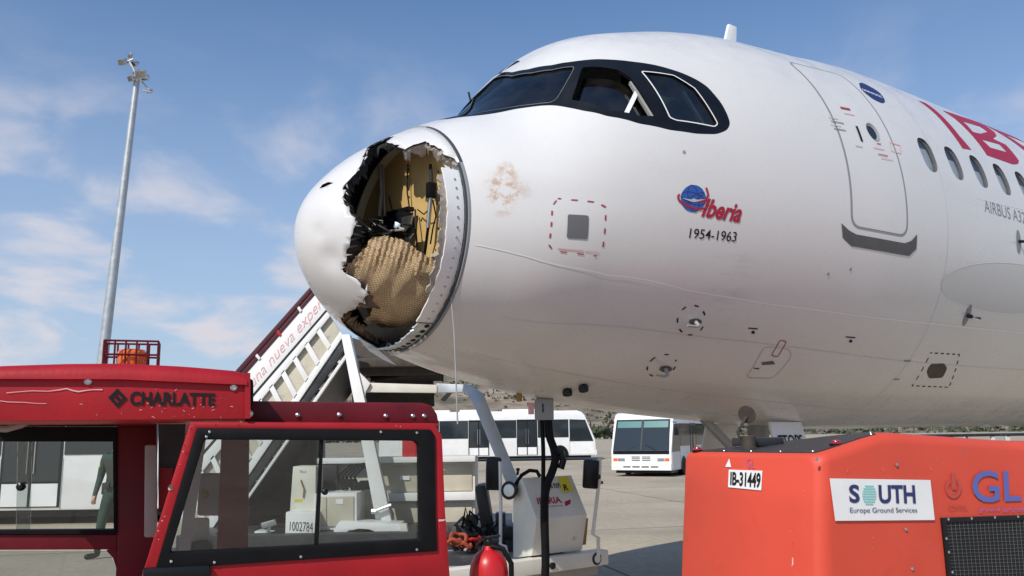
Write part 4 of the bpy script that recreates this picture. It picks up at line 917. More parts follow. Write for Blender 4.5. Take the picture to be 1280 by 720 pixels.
    mb = MB(); mb.prism(tps([(200,585),(216,585),(214,620),(198,640)], .9), e2*.03); obj('inner_panel', mb, 'tractor_red', T, fix=True)
    mb = MB(); mb.box(base + e1*.05 + e2*.25 + Z*.98, (.10, .42, .5), M3); mb.box(base + e1*-.18 + e2*.25 + Z*.70, (.46, .42, .12), M3); obj('seat', mb, 'seat_black', T, bevel=.03)
    # door swung out, sloped front edge, two sliding panes in a black gasket
    O = [(238,527),(541,529),(552,541),(563,770),(165,770)]; 
    out = [(238,527),(543,529.5),(553,545),(557,640),(563,724),(176,724)]; hole = [(247,536),(538,538),(543,545),(544,640),(546,688),(196,711)]
    mb = MB(); mb.ring(tps(out), tps(hole), e2*.045); door = obj('cab_door', mb, 'tractor_red', T, fix=True, bevel=.008)
    mb = MB(); mb.ring(tps([(246,535),(539,537),(544,544),(545,640),(547,689),(194,712)], -.012), tps([(256,549.5),(519,551),(524,556),(525,640),(525.5,675),(213,691)], -.012), e2*.05); obj('window_gasket', mb, 'black_rubber', door, fix=True, bevel=.008)
    mb = MB(); mb.prism(tps([(256,549.5),(398,550),(396,683),(213,691)], .012), e2*.005); obj('sliding_pane', mb, 'cab_glass', door, fix=True)
    mb = MB(); mb.prism(tps([(396,550),(524,551),(525.5,675),(394,683)], .022), e2*.005); obj('fixed_pane', mb, 'cab_glass', door, fix=True)
    mb = MB(); mb.prism(tps([(401,550),(404.5,550),(398,683),(393,683)], .004), e2*.024); obj('pane_divider', mb, 'black_rubber', door, fix=True)
    mb = MB(); mb.lathe([(.006, 0), (.012, .006), (.012, .018), (.005, .022)], tp(405.5, 614.5, .002), -e2, 14); obj('pane_knob', mb, 'black_paint', door)
    mb = MB(); mb.prism(tps([(297,724),(531,706),(538,712),(540,770),(280,770)], .01), e2*.005); obj('lower_pane', mb, 'cab_glass', door, fix=True)
    mb = MB(); mb.prism(tps([(178,711),(262,706),(264,714),(262,724),(178,724)], -.03), e2*.04); obj('door_latch', mb, 'black_paint', door, fix=True, bevel=.01)
    for (u, v) in ((262,540),(258,546),(521,541),(476,540),(214,702),(268,703),(521,687),(376,696)):
        mb = MB(); mb.lathe([(.0055, 0), (.005, .003), (.003, .004)], tp(u, v, -.013), -e2, 8); obj('screw', mb, 'steel', door)
    def chip(u, v, du, dv, m, t=-.0025):
        pts = [(u, v), (u + du*rn.uniform(.3, 1), v + dv*.2), (u + du, v + dv), (u + du*rn.uniform(0, .5), v + dv*.9)]; mb = MB(); mb.add([tp(a, b, t) for a, b in pts], [(0, 1, 2, 3)]); obj('paint_chip', mb, m, door, smooth=0)
    for k in range(26):
        q = rn.random(); chip(*((238 - 60*q + rn.uniform(0, 6), 530 + 190*q) if k % 2 else (rn.uniform(240, 548), 529.5 + rn.uniform(0, 3)) if k % 4 else (548 + rn.uniform(0, 8), rn.uniform(560, 720))), rn.uniform(.6, 2.4), rn.uniform(.6, 2.2), rn.choice(('pink_print', 'torn_brown', 'pale_print', 'tractor_maroon')))
    chip(211, 606, 6, 7, 'torn_brown'); chip(210, 609, 4, 4, 'pink_print', -.0035); chip(548, 652, 9, -3, 'pink_print')
    # wind-screen edge seen through the door glass: inner red post and pale panels behind it
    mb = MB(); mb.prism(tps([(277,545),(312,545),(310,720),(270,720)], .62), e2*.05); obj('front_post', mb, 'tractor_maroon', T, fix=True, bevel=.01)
    mb = MB(); mb.prism(tps([(240,545),(258,545),(236,700),(222,700)], .62), e2*.03); obj('screen_post', mb, 'grey_paint', T, fix=True)
    mb = MB(); mb.prism(tps([(250,592),(292,592),(288,645),(246,645)], .7), e2*.1); obj('instrument_box', mb, 'grey_paint', T, fix=True, bevel=.015)
    mb = MB(); mb.lathe([(.008, 0), (.016, .01), (.012, .02)], tp(256, 618, .7), -e2, 10); obj('instrument_knob', mb, 'mustard', T)
    mb = MB(); mb.prism(tps([(235,648),(262,648),(262,700),(225,700)], .72), e2*.05); mb2 = mb; obj('seat_box', mb, 'cream_paint', T, fix=True, bevel=.01)
    # dark red header over the door
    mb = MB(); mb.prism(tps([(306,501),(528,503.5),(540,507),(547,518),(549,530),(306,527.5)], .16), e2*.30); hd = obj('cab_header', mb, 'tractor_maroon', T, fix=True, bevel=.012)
    for (u, v) in ((372,519),(424,518.5),(482,520),(516,520),(530,520)):
        mb = MB(); mb.lathe([(.009, -.002), (.009, .004), (.004, .007)], tp(u, v, .155), -e2, 10); obj('bolt', mb, 'steel', hd)
    mb = MB(); mb.prism(tps([(306,526.5),(549,529),(549,532),(306,530)], .13), e2*.05); obj('drip_rail', mb, 'tractor_red', hd, fix=True)
    # chassis, floor and wheels below the picture
    s0, s1 = tp(-110, 600).dot(e1), tp(563, 600).dot(e1); c = (s0 + s1)/2 - base.dot(e1); ln_ = s1 - s0
    mb = MB(); mb.box(base + e1*c + Z*.62, (ln_, 1.14, .50), M3); obj('chassis', mb, 'tractor_red', T, bevel=.03)
    mb = MB(); mb.box(base + e1*(c + ln_/2 + .25) + e2*.35 + Z*.60, (.5, .5, .30), M3); obj('front_deck', mb, 'grey_paint', T, bevel=.02)
    for sx in (-1, 1):
        for sy in (-1, 1):
            q = base + e1*(c + sx*(ln_/2 - .35)) + e2*(.47*sy) + Z*.29; mb = MB(); mb.lathe([(.15, -.09), (.26, -.09), (.29, -.05), (.29, .05), (.26, .09), (.15, .09)], q, e2, 24); w = obj('wheel', mb, 'black_rubber', T)
            mb = MB(); mb.lathe([(.03, -.07), (.15, -.07), (.16, -.095), (.16, .095), (.15, .07), (.03, .07)], q, e2, 16); obj('rim', mb, 'grey_paint', w)
    # fire extinguisher standing on the front deck
    q = at(611, 700, 3.75); zb = .752; zt = at(611, 688, 3.75).z
    X = thing('fire_extinguisher', 'red fire extinguisher with black hose standing at the end of the red tractor', 'fire extinguisher', (q.x, q.y, zb)); r = .082; h = zt - zb
    mb = MB(); mb.lathe([(r*.9, 0), (r, .02), (r, h-.09), (r*.93, h-.05), (r*.7, h-.015), (.03, h+.005), (.025, h+.02)], Vector((q.x, q.y, zb)), Z, 24); obj('cylinder', mb, 'red_paint', X)
    mb = MB(); t = Vector((q.x, q.y, zb + h)); mb.lathe([(.02, .0), (.02, .04), (.012, .05)], t, Z, 12); mb.box(t + Vector((.01, 0, .04)), (.07, .02, .012)); mb.box(t + Vector((.015, 0, .055)), (.07, .018, .010), Matrix.Rotation(-.15, 3, 'Y')); obj('valve', mb, 'black_paint', X, bevel=.003)
    mb = MB(); mb.tube([t + Vector((.01, -.02, .02)), t + Vector((.06, -.03, .01)), t + Vector((.095, -.03, -.05)), t + Vector((.095, -.03, -.2)), t + Vector((.09, -.02, -.32))], .011, 8); obj('hose', mb, 'black_rubber', X)
    mb = MB(); mb.lathe([(r+.002, 0), (r+.006, .004), (r+.006, .026), (r+.002, .03)], Vector((q.x, q.y, zb + h - .13)), Z, 24); obj('clamp_band', mb, 'chrome', X)
    mb = MB(); mb.prism([q + Vector((x, -r-.004, z)) for x, z in ((-.045, -.25), (.045, -.25), (.045, -.13), (-.045, -.13))], Vector((0, .003, 0))); obj('instruction_label', mb, 'white_print', X, fix=True)
tractor()

# ------------------------------------------------------------------ orange-red ground power unit on the right
def gpu():
    P0 = at(1030, 640, 4.3); yw = R(26); e1 = Vector((math.cos(yw), math.sin(yw), 0)); e2 = Vector((-math.sin(yw), math.cos(yw), 0)); Z = Vector((0, 0, 1))
    base = Vector((P0.x, P0.y, 0)); T = thing('ground_power_unit', 'orange red ground power unit with black sloping deck and exhaust pipe, nearest on the right', 'generator', base)
    M3 = Matrix.Rotation(yw, 3, 'Z'); Wd = 1.12; Lg = 2.9
    def g(s, t, z): return base + e1*s + e2*t + Z*z
    # body: ring sections along e1 (s), the front end flared, edges well rounded
    def crest(t): return .445 + 1.25*max(0, t)/Wd
    def zt(s, t=.05):
        c = crest(t); k = s/c; e = .022*max(0, 1 - s/.03)**2
        if k < 1: z = 1.542 + .100*(k*k*(3-2*k)*.35 + .65*k)
        else: z = 1.642 - .075*min(1, (s-c)/1.2)
        d = abs(s - c); return z - e - .006*max(0, 1 - d/.07)**2 - .03*max(0, (s - 2.8)/.1)**2
    secs = []
    ss = [0, .012, .04, .08] + [.14 + .06*k for k in range(32)] + [2.2, 2.5, 2.7, 2.86, 2.9]
    def section(s):
        pts = []; ins = .05*max(0, 1 - s/.05)**2; top = zt(s, .05); r = .05
        prof_ = [(0, .42), (0, 1.0), (.004, 1.30)]                                   # near side going up: inset t, z
        col = []
        for t, z in prof_: col.append((t + ins, z))
        for k in range(6):
            a = math.pi/2*k/5; col.append((.004 + ins + r*(1 - math.cos(a)), top - r + r*math.sin(a)))
        far = []; dz = zt(s, Wd - .05) - top
        for t, z in col[::-1]: far.append((Wd - t, z + (dz if z > 1.35 else 0)))
        midp = [(.06 + ins + (Wd - .12 - 2*ins)*k/12, 0) for k in range(1, 12)]
        return col + [(t, zt(s, t)) for t, _ in midp] + far
    flare = lambda z: -.075*max(0, (1.54 - z))/.75
    rows = []
    for s in ss:
        k = max(0, 1 - s/.5); rows.append([g(s + flare(z)*k, t + (flare(z)*.55 if t < Wd/2 else -flare(z)*.55)*0, z) for t, z in section(s)])
    mb = MB(); mb.grid(rows); n = len(rows[0])
    a = len(mb.v) ; mb.f += [list(range(n)), list(range((len(ss)-1)*n, len(ss)*n))[::-1]]; mb.mi += [0, 0]
    body = obj('housing', mb, 'gpu_red', T, smooth=50, fix=True)
    def rf(u, v, off=.0): return on_plane(u, v, base - e2*off, e2)         # right-hand side
    nL = (-e1*1.0 + Z*.1).normalized()
    def lf(u, v, off=.0):                                                  # end face, flared
        p0 = g(0, 0, 1.54); nn = (-e1 + Z*.10).normalized(); return on_plane(u, v, p0 + nn*off, nn)
    # black deck let into the slope
    tr = np.linspace(.085, Wd - .06, 14); top_ = [[g(.05 + (crest(t) - .10)*k/12, t, zt(.05 + (crest(t) - .10)*k/12, t) + .005) for k in range(13)] for t in tr]
    mb = MB(); mb.grid(top_); edge = [r[0] for r in top_] + top_[-1][1:] + [r[-1] for r in top_[::-1]][1:] + top_[0][::-1][1:]; mb.grid([edge, [p - Z*.02 for p in edge]]); deck = obj('deck_plate', mb, 'deck_black', T, smooth=30, fix=True)
    for t in (.34, .60, .86):
        mb = MB(); mb.grid([[g(.06 + (crest(t) - .13)*k/12, t + w, zt(.06 + (crest(t) - .13)*k/12, t) + .0075) for k in range(13)] for w in (-.004, .004)]); obj('deck_seam', mb, 'scuff_grey', deck, smooth=0)
    for t in (.12, .35, .58, .81, 1.02):
        for s in (.075, crest(t) - .08): mb = MB(); mb.lathe([(.007, 0), (.006, .003), (.003, .005)], g(s, t, zt(s, t) + .005), Z, 8); obj('bolt', mb, 'steel', deck)
    # exhaust: short pipe with a tilted rain flap
    e = g(.25, .80, zt(.25, .8)); mb = MB(); mb.lathe([(.055, -.02), (.055, .012), (.044, .014), (.044, .075), (.036, .078)], e, Z, 22); ex = obj('exhaust_pipe', mb, 'rust_brown', T)
    c = at(933.5, 518, 5.12); ax = (Vector((-.55, -.75, -.25))).normalized(); mb = MB(); mb.lathe([(.002, -.004), (.052, -.003), (.054, 0), (.052, .004), (.002, .006)], c, ax, 24); mb.tube([e + Vector((-.05, 0, .05)), e + Vector((-.06, 0, .10)), c - Vector((.0, 0, .01))], .009, 6); obj('rain_flap', mb, 'rust_brown', ex)
    mb = MB(); mb.box(e + e1*.16 + e2*.10 + Z*.04, (.24, .2, .05), M3); obj('exhaust_shield', mb, 'deck_black', ex, bevel=.01)
    # red lamps at the deck corners
    for s, t in ((.045, 1.02), (.25, .13)):
        mb = MB(); mb.lathe([(.026, 0), (.027, .010), (.023, .019), (.012, .025)], g(s, t, zt(s, t) + .004), Z, 18); lamp = obj('marker_lamp', mb, 'red_lens', T)
        mb = MB(); mb.lathe([(.032, -.004), (.032, .005), (.027, .006)], g(s, t, zt(s, t) + .004), Z, 18); obj('lamp_base', mb, 'black_rubber', lamp)
    # plates and print
    def plate(name, ps, m, fn, off, par=body, th=.003): mb = MB(); a = [fn(u, v, off) for u, v in ps]; b = [fn(u, v, 0) for u, v in ps]; nn = len(a); mb.add(a + b, [list(range(nn))] + [(i, (i+1) % nn, nn + (i+1) % nn, nn + i) for i in range(nn)]); return obj(name, mb, m, par, smooth=0, fix=True)
    pl = plate('number_plate', [(911,587),(953,588.5),(951.5,613),(910,609)], 'white_print', lf, .006)
    text_obj('plate_number', 'IB-31449', 'black_print', pl, quad_fn(*[lf(u, v, .009) for u, v in ((912.5,606.5),(950,610.5),(951,591),(913,589.5))]), .03)
    text_obj('maker_initials', 'GL', 'violet_print', body, quad_fn(*[lf(u, v, .005) for u, v in ((933,584.5),(943,585.5),(943,574),(933,573))]), -.015)
    plate('warning_sticker', [(906.5,583.5),(914,584),(911.5,573)], 'white_print', lf, .005)
    sg = plate('company_sign', [(1037,598),(1163,600),(1168.5,650),(1044,651)], 'white_print', rf, .007)
    def rt(n, s, m, q, b=0, par=sg, off=.010, sp=1, sh=0): text_obj(n, s, m, par, quad_fn(*[rf(u, v, off) for u, v in q]), b, sh, sp)
    rt('sign_lettering', 'S', 'navy_print', ((1062,628.5),(1075,628.8),(1074,605.8),(1061,605.6)), .03); rt('sign_lettering', 'UTH', 'navy_print', ((1099,629.3),(1145,629.6),(1143.5,606.5),(1098,606.2)), .03)
    rt('sign_lettering', 'Europe Ground Services', 'navy_print', ((1063,643),(1147,642.5),(1146,634.5),(1062.5,634.5)), .0)
    for k in range(8):
        y = 606.5 + 3.2*k; hw = 9*math.sqrt(max(.1, 1 - ((k-3.4)/4.4)**2)); plate('globe_stripe', [(1086.5-hw, y), (1086.5+hw, y+.3), (1086.7+hw*.9, y+2.0), (1086.6-hw*.9, y+1.7)], 'teal_print', rf, .010, sg)
    rt('maker_lettering', 'GL', 'blue_print', ((1217,628.5),(1277,626.5),(1276,588.5),(1214,588.5)), .012, body, .004)
    for w_, u0, u1 in (('ground', 1224, 1250), ('aircraft', 1253, 1281), ('power', 1284, 1308)): rt('maker_lettering', w_, 'violet_print', ((u0,641-(u0-1224)*.034),(u1,641-(u1-1224)*.034),(u1-1,634.5-(u1-1224)*.023),(u0-1,634.5-(u0-1224)*.023)), .0, body, .004)
    # ghost of an old emblem
    mb = MB(); cpt = [(1192 + 10*math.cos(a), 610 + 13*math.sin(a)) for a in np.linspace(-.9, 4.0, 16)]; cin = [(1192 + 6.5*math.cos(a), 610 + 9*math.sin(a)) for a in np.linspace(-.9, 4.0, 16)]; vs = [rf(u, v, .003) for u, v in cpt + cin]; mb.add(vs, [(i, i+1, 17+i, 16+i) for i in range(15)]); obj('faded_emblem', mb, 'ghost_print', body, smooth=0)
    plate('faded_emblem', [(1189.5,592),(1194.5,592),(1195,612),(1190,612)], 'ghost_print', rf, .003)
    rt('faded_lettering', 'CONTROL', 'ghost_print', ((1186,638.5),(1210,638),(1209.5,631),(1186,631)), .0, body, .003)
    for (u, v) in ((1120.5,580.5),(1132,661.5),(1140,711),(1020.5,574)):
        mb = MB(); mb.lathe([(.010, 0), (.010, .004), (.005, .007)], rf(u, v, .001), -e2, 12); obj('bolt', mb, 'steel', body)
    r3 = random.Random(12)
    for k in range(30):
        fn = lf if k % 2 else rf; u, v = (r3.uniform(872, 1018), r3.uniform(590, 715)) if k % 2 else (r3.uniform(1040, 1170), r3.choice((r3.uniform(560, 595), r3.uniform(655, 715))))
        if k % 2 and u < 960 and v < 618: v += 50
        a_ = r3.uniform(.3, 2.4); l_ = r3.uniform(1.5, 9); w_ = r3.uniform(.25, .55); du, dv = math.cos(a_)*l_, math.sin(a_)*l_
        mb = MB(); mb.add([fn(u, v, .003), fn(u + du*.5 + w_, v + dv*.5, .003), fn(u + du, v + dv, .003), fn(u + du*.5 - w_, v + dv*.5 + w_*.5, .003)], [(0, 1, 2, 3)]); obj('scratch', mb, r3.choice(('ghost_print', 'ghost_print', 'gpu_worn')), body, smooth=0)
    plate('scratch', [(990,697),(991.5,697),(992,705),(989.5,709),(990,704)], 'pink_print', lf, .003)
    # black grille with its frame, bolts and wire mesh
    fr = [(1178,647.5),(1330,642),(1340,790),(1192,790)]; inn = [(1183,653),(1330,648),(1340,784),(1197,784)]
    mb = MB(); mb.ring([rf(u, v, .012) for u, v in fr], [rf(u, v, .012) for u, v in inn], e2*.02); gr = obj('grille', mb, 'black_paint', T, fix=True, bevel=.003)
    mb = MB(); mb.add([rf(u, v, .003) for u, v in inn], [(0, 1, 2, 3)]); obj('grille_backing', mb, 'torn_black', gr, smooth=0, fix=True)
    for (u, v) in ((1185,649),(1214,648),(1243,646.6),(1272,645.6),(1182.5,673),(1185.5,690),(1190,715)):
        mb = MB(); mb.lathe([(.008, 0), (.008, .004), (.004, .007)], rf(u, v, .012), -e2, 10); obj('bolt', mb, 'chrome', gr)
    a, b, c, d = (rf(u, v, .006) for u, v in (inn[3], inn[2], inn[1], inn[0])); f = quad_fn(a, b, c, d)
    for k in range(1, 30): mb = MB(); mb.tube([f(k/30, 0), f(k/30, 1)], .0016, 4); obj('mesh_wire', mb, 'scuff_grey', gr, smooth=0)
    for k in range(1, 30): mb = MB(); mb.tube([f(0, k/30), f(1, k/30)], .0016, 4); obj('mesh_wire', mb, 'scuff_grey', gr, smooth=0)
    # under-frame and wheels
    mb = MB(); mb.box(g(Lg/2, Wd/2, .38), (Lg - .2, Wd - .2, .12), M3); obj('under_frame', mb, 'black_paint', T, bevel=.01)
    for s in (.55, 2.4):
        for t in (.14, Wd - .14):
            mb = MB(); mb.lathe([(.12, -.08), (.25, -.08), (.28, -.04), (.28, .04), (.25, .08), (.12, .08)], g(s, t, .28), e2, 22); w = obj('wheel', mb, 'black_rubber', T); mb = MB(); mb.lathe([(.02, -.06), (.12, -.06), (.13, -.085), (.13, .085), (.12, .06), (.02, .06)], g(s, t, .28), e2, 16); obj('rim', mb, 'grey_paint', w)
    mb = MB(); mb.tube([g(0, Wd/2, .40), g(-.9, Wd/2, .30)], .03, 8); obj('tow_bar', mb, 'black_paint', T)
gpu()

# ------------------------------------------------------------------ apron buses
def bus(name, label, loc, rz, Ln=13.0, sc=1.0, group='apron buses', full=True):
    T = thing(name, label, 'bus', loc, rz, group); T.scale = (sc, sc, sc)
    Wd, H, hx = 2.9, 2.95, Ln/2
    def o(n, mb, m, par=T, **k): return obj(n, mb, m, par, local=True, **k)
    side = [(-hx, .28), (hx - .02, .28), (hx, .42), (hx - .02, 1.18), (hx - .62, 2.66), (hx - .82, 2.86), (hx - 1.1, H), (-hx + .3, H), (-hx + .05, 2.82), (-hx, 2.5)]
    mb = MB(); mb.prism([(x, -Wd/2, z) for x, z in side], (0, Wd, 0)); body = o('body', mb, 'white_paint', bevel=.05, fix=True)
    mb = MB(); mb.box((0, 0, .24), (Ln - .6, Wd - .25, .18)); o('underframe', mb, 'black_paint')
    doors = (3.5, 6.4, 9.4)
    for sy in (-1, 1):
        y = sy*(Wd/2 + .006)
        def sheet(n, pts, m, par=T, th=.012, off=0): mb = MB(); mb.prism([(x, y + sy*off, z) for x, z in pts], (0, sy*th, 0)); return o(n, mb, m, par, fix=True)
        xs = [hx - d for d in (3.5, 4.72, 6.4, 7.62, 9.4, 10.62)]
        spans = [(hx - 1.62, xs[0] + .03)] + [(xs[1] - .03, xs[2] + .03), (xs[3] - .03, xs[4] + .03), (xs[5] - .03, -hx + .25)]
        for k, (a, b) in enumerate(spans):
            sheet('window', [(b, 1.36), (a, 1.36), (a, 2.42), (b, 2.42)], 'bus_glass')
            n = max(1, round((a-b)/1.25))
            for j in range(1, n): x = b + (a-b)*j/n; sheet('window_bar', [(x-.025, 1.36), (x+.025, 1.36), (x+.025, 2.42), (x-.025, 2.42)], 'black_paint', off=.012, th=.006)
        sheet('cab_window', [(hx - 1.56, 1.12), (hx - .14, 1.12), (hx - .60, 2.38), (hx - 1.56, 2.42)], 'bus_glass')
        sheet('cab_door', [(hx - 1.48, .36), (hx - .12, .36), (hx - .12, 1.06), (hx - 1.48, 1.06)], 'white_paint', th=.008)
        for k in range(3):
            a, b = xs[2*k], xs[2*k+1]
            d = sheet('door', [(b, .34), (a, .34), (a, 2.44), (b, 2.44)], 'black_paint', th=.01)
            for q in (0, 1):
                u0, u1 = (b + .05, (a+b)/2 - .03) if q == 0 else ((a+b)/2 + .03, a - .05)
                sheet('door_pane', [(u0, .84), (u1, .84), (u1, 2.34), (u0, 2.34)], 'bus_glass', d, off=.01, th=.008)
                sheet('kick_panel', [(u0, .36), (u1, .36), (u1, .80), (u0, .80)], 'white_paint', d, off=.01, th=.014)
                mb = MB(); mb.tube([(u1 - .04 if q == 0 else u0 + .04, y + sy*.05, 1.0), (u1 - .04 if q == 0 else u0 + .04, y + sy*.05, 1.9)], .012, 6); o('grab_rail', mb, 'chrome', d)
        for (a, b) in ((hx - 1.56, xs[0]), (xs[1], xs[2]), (xs[3], xs[4])):
            for x in (a - .012, b + .012): sheet('panel_joint', [(x-.008, .3), (x+.008, .3), (x+.008, 1.3), (x-.008, 1.3)], 'seam', th=.004)
        for wx in (hx - 2.15, -hx + 2.6):
            sheet('wheel_arch', [(wx + .52*math.cos(q), .28 + max(0, .62*math.sin(q))) for q in np.linspace(0, math.pi, 13)], 'black_paint', th=.008)
            c = Vector((wx, sy*(Wd/2 - .12), .42)); mb = MB(); mb.lathe([(.24, -.13), (.38, -.14), (.42, -.09), (.42, .09), (.38, .14), (.24, .14)], c, (0, 1, 0), 24); w = o('wheel', mb, 'black_rubber')
            mb = MB(); mb.lathe([(.04, -.10), (.2, -.11), (.25, -.142), (.25, .142), (.2, .11), (.04, .10)], c, (0, 1, 0), 18); o('rim', mb, 'grey_paint', w)
    # front: raked windscreen, bumper, slots, lamps
    fx = lambda z: hx + .004 - (.02 if z < 1.18 else .02 + .60*(z - 1.18)/1.48)
    def front(n, pts, m, off=.004, th=.02, par=T): mb = MB(); mb.prism([(fx(z) + off, y, z) for y, z in pts], (-th, 0, 0)); return o(n, mb, m, par, fix=True)
    w2 = Wd/2 - .10
    front('windscreen_mask', [(-w2, 1.02), (w2, 1.02), (w2, 1.18), (-w2, 1.18)], 'black_paint', .008)
    front('windscreen', [(-w2, 1.19), (w2, 1.19), (w2 - .04, 2.62), (-w2 + .04, 2.62)], 'bus_glass', .010)
    for s in (-1, 1): front('sun_visor', [(s*.06, 2.24), (s*(w2 - .12), 2.24), (s*(w2 - .12), 2.54), (s*.06, 2.54)], 'teal_visor', .016)
    front('centre_bar', [(-.03, 1.2), (.03, 1.2), (.03, 2.6), (-.03, 2.6)], 'black_paint', .018)
    for s in (-1, 1): mb = MB(); mb.tube([(fx(1.2) + .03, s*.75, 1.2), (fx(1.5) + .04, s*.2, 1.45)], .015, 6); o('wiper', mb, 'black_paint')
    front('bumper', [(-Wd/2 + .02, .30), (Wd/2 - .02, .30), (Wd/2 - .02, .60), (-Wd/2 + .02, .60)], 'white_paint', .06, .10)
    for z in (.72, .80, .88):
        for s in (-1, 1): front('grille_slot', [(s*.05, z), (s*.45, z), (s*.45, z + .035), (s*.05, z + .035)], 'black_paint', .012)
    for k in range(4): front('bumper_slot', [(-.85 + .44*k, .42), (-.50 + .44*k, .42), (-.50 + .44*k, .48), (-.85 + .44*k, .48)], 'scuff_grey', .066)
    for s in (-1, 1):
        front('headlight', [(s*.78, .70), (s*1.12, .70), (s*1.12, .84), (s*.78, .84)], 'steel', .014); front('indicator', [(s*1.14, .70), (s*1.34, .70), (s*1.34, .84), (s*1.14, .84)], 'orange_lens', .014)
        mb = MB(); mb.tube([(hx - .62, s*(Wd/2 - .1), 2.5), (hx - .35, s*(Wd/2 + .18), 2.45), (hx - .3, s*(Wd/2 + .2), 2.2)], .02, 6); mb.box((hx - .3, s*(Wd/2 + .2), 2.05), (.06, .2, .36)); o('wing_mirror', mb, 'black_paint', bevel=.01)
    # roof ventilation boxes
    for a, b in ((-hx + 2.4, -hx + 4.2), (hx - 5.6, hx - 3.2), (hx - 8.2, hx - 6.9)):
        mb = MB(); mb.box(((a+b)/2, 0, H + .05), (b-a, 1.7, .16)); o('roof_unit', mb, 'white_paint', bevel=.05)
    # rear
    mb = MB(); mb.prism([(-hx - .012, -w2, 1.3), (-hx - .012, w2, 1.3), (-hx - .012, w2, 2.4), (-hx - .012, -w2, 2.4)], (.012, 0, 0)); o('rear_window', mb, 'bus_glass', fix=True)
    return T
def place_bus(front_px, base_v, d, rz, **k):
    p = at(front_px, 560, d); return p
fb = at(745, 560, 52); bus('apron_bus', 'long white apron bus seen side on behind the stair truck', (fb.x - 6.5, 52 + 1.45, 0), 0)
lb = at(296, 600, 17.4); bus('apron_bus', 'white apron bus seen through the left window of the red tractor', (lb.x - 6.5, 17.4 + 1.45, 0), R(0))
# the bus facing us on the right
h = Vector((-.43, -.90, 0)).normalized(); fc = atz(802, 596, 0); ctr = fc - h*(6.5*.80)
bus('apron_bus', 'white apron bus with green sun visors facing the camera under the fuselage', (ctr.x + .0, ctr.y, 0), math.atan2(h.y, h.x), sc=.80)

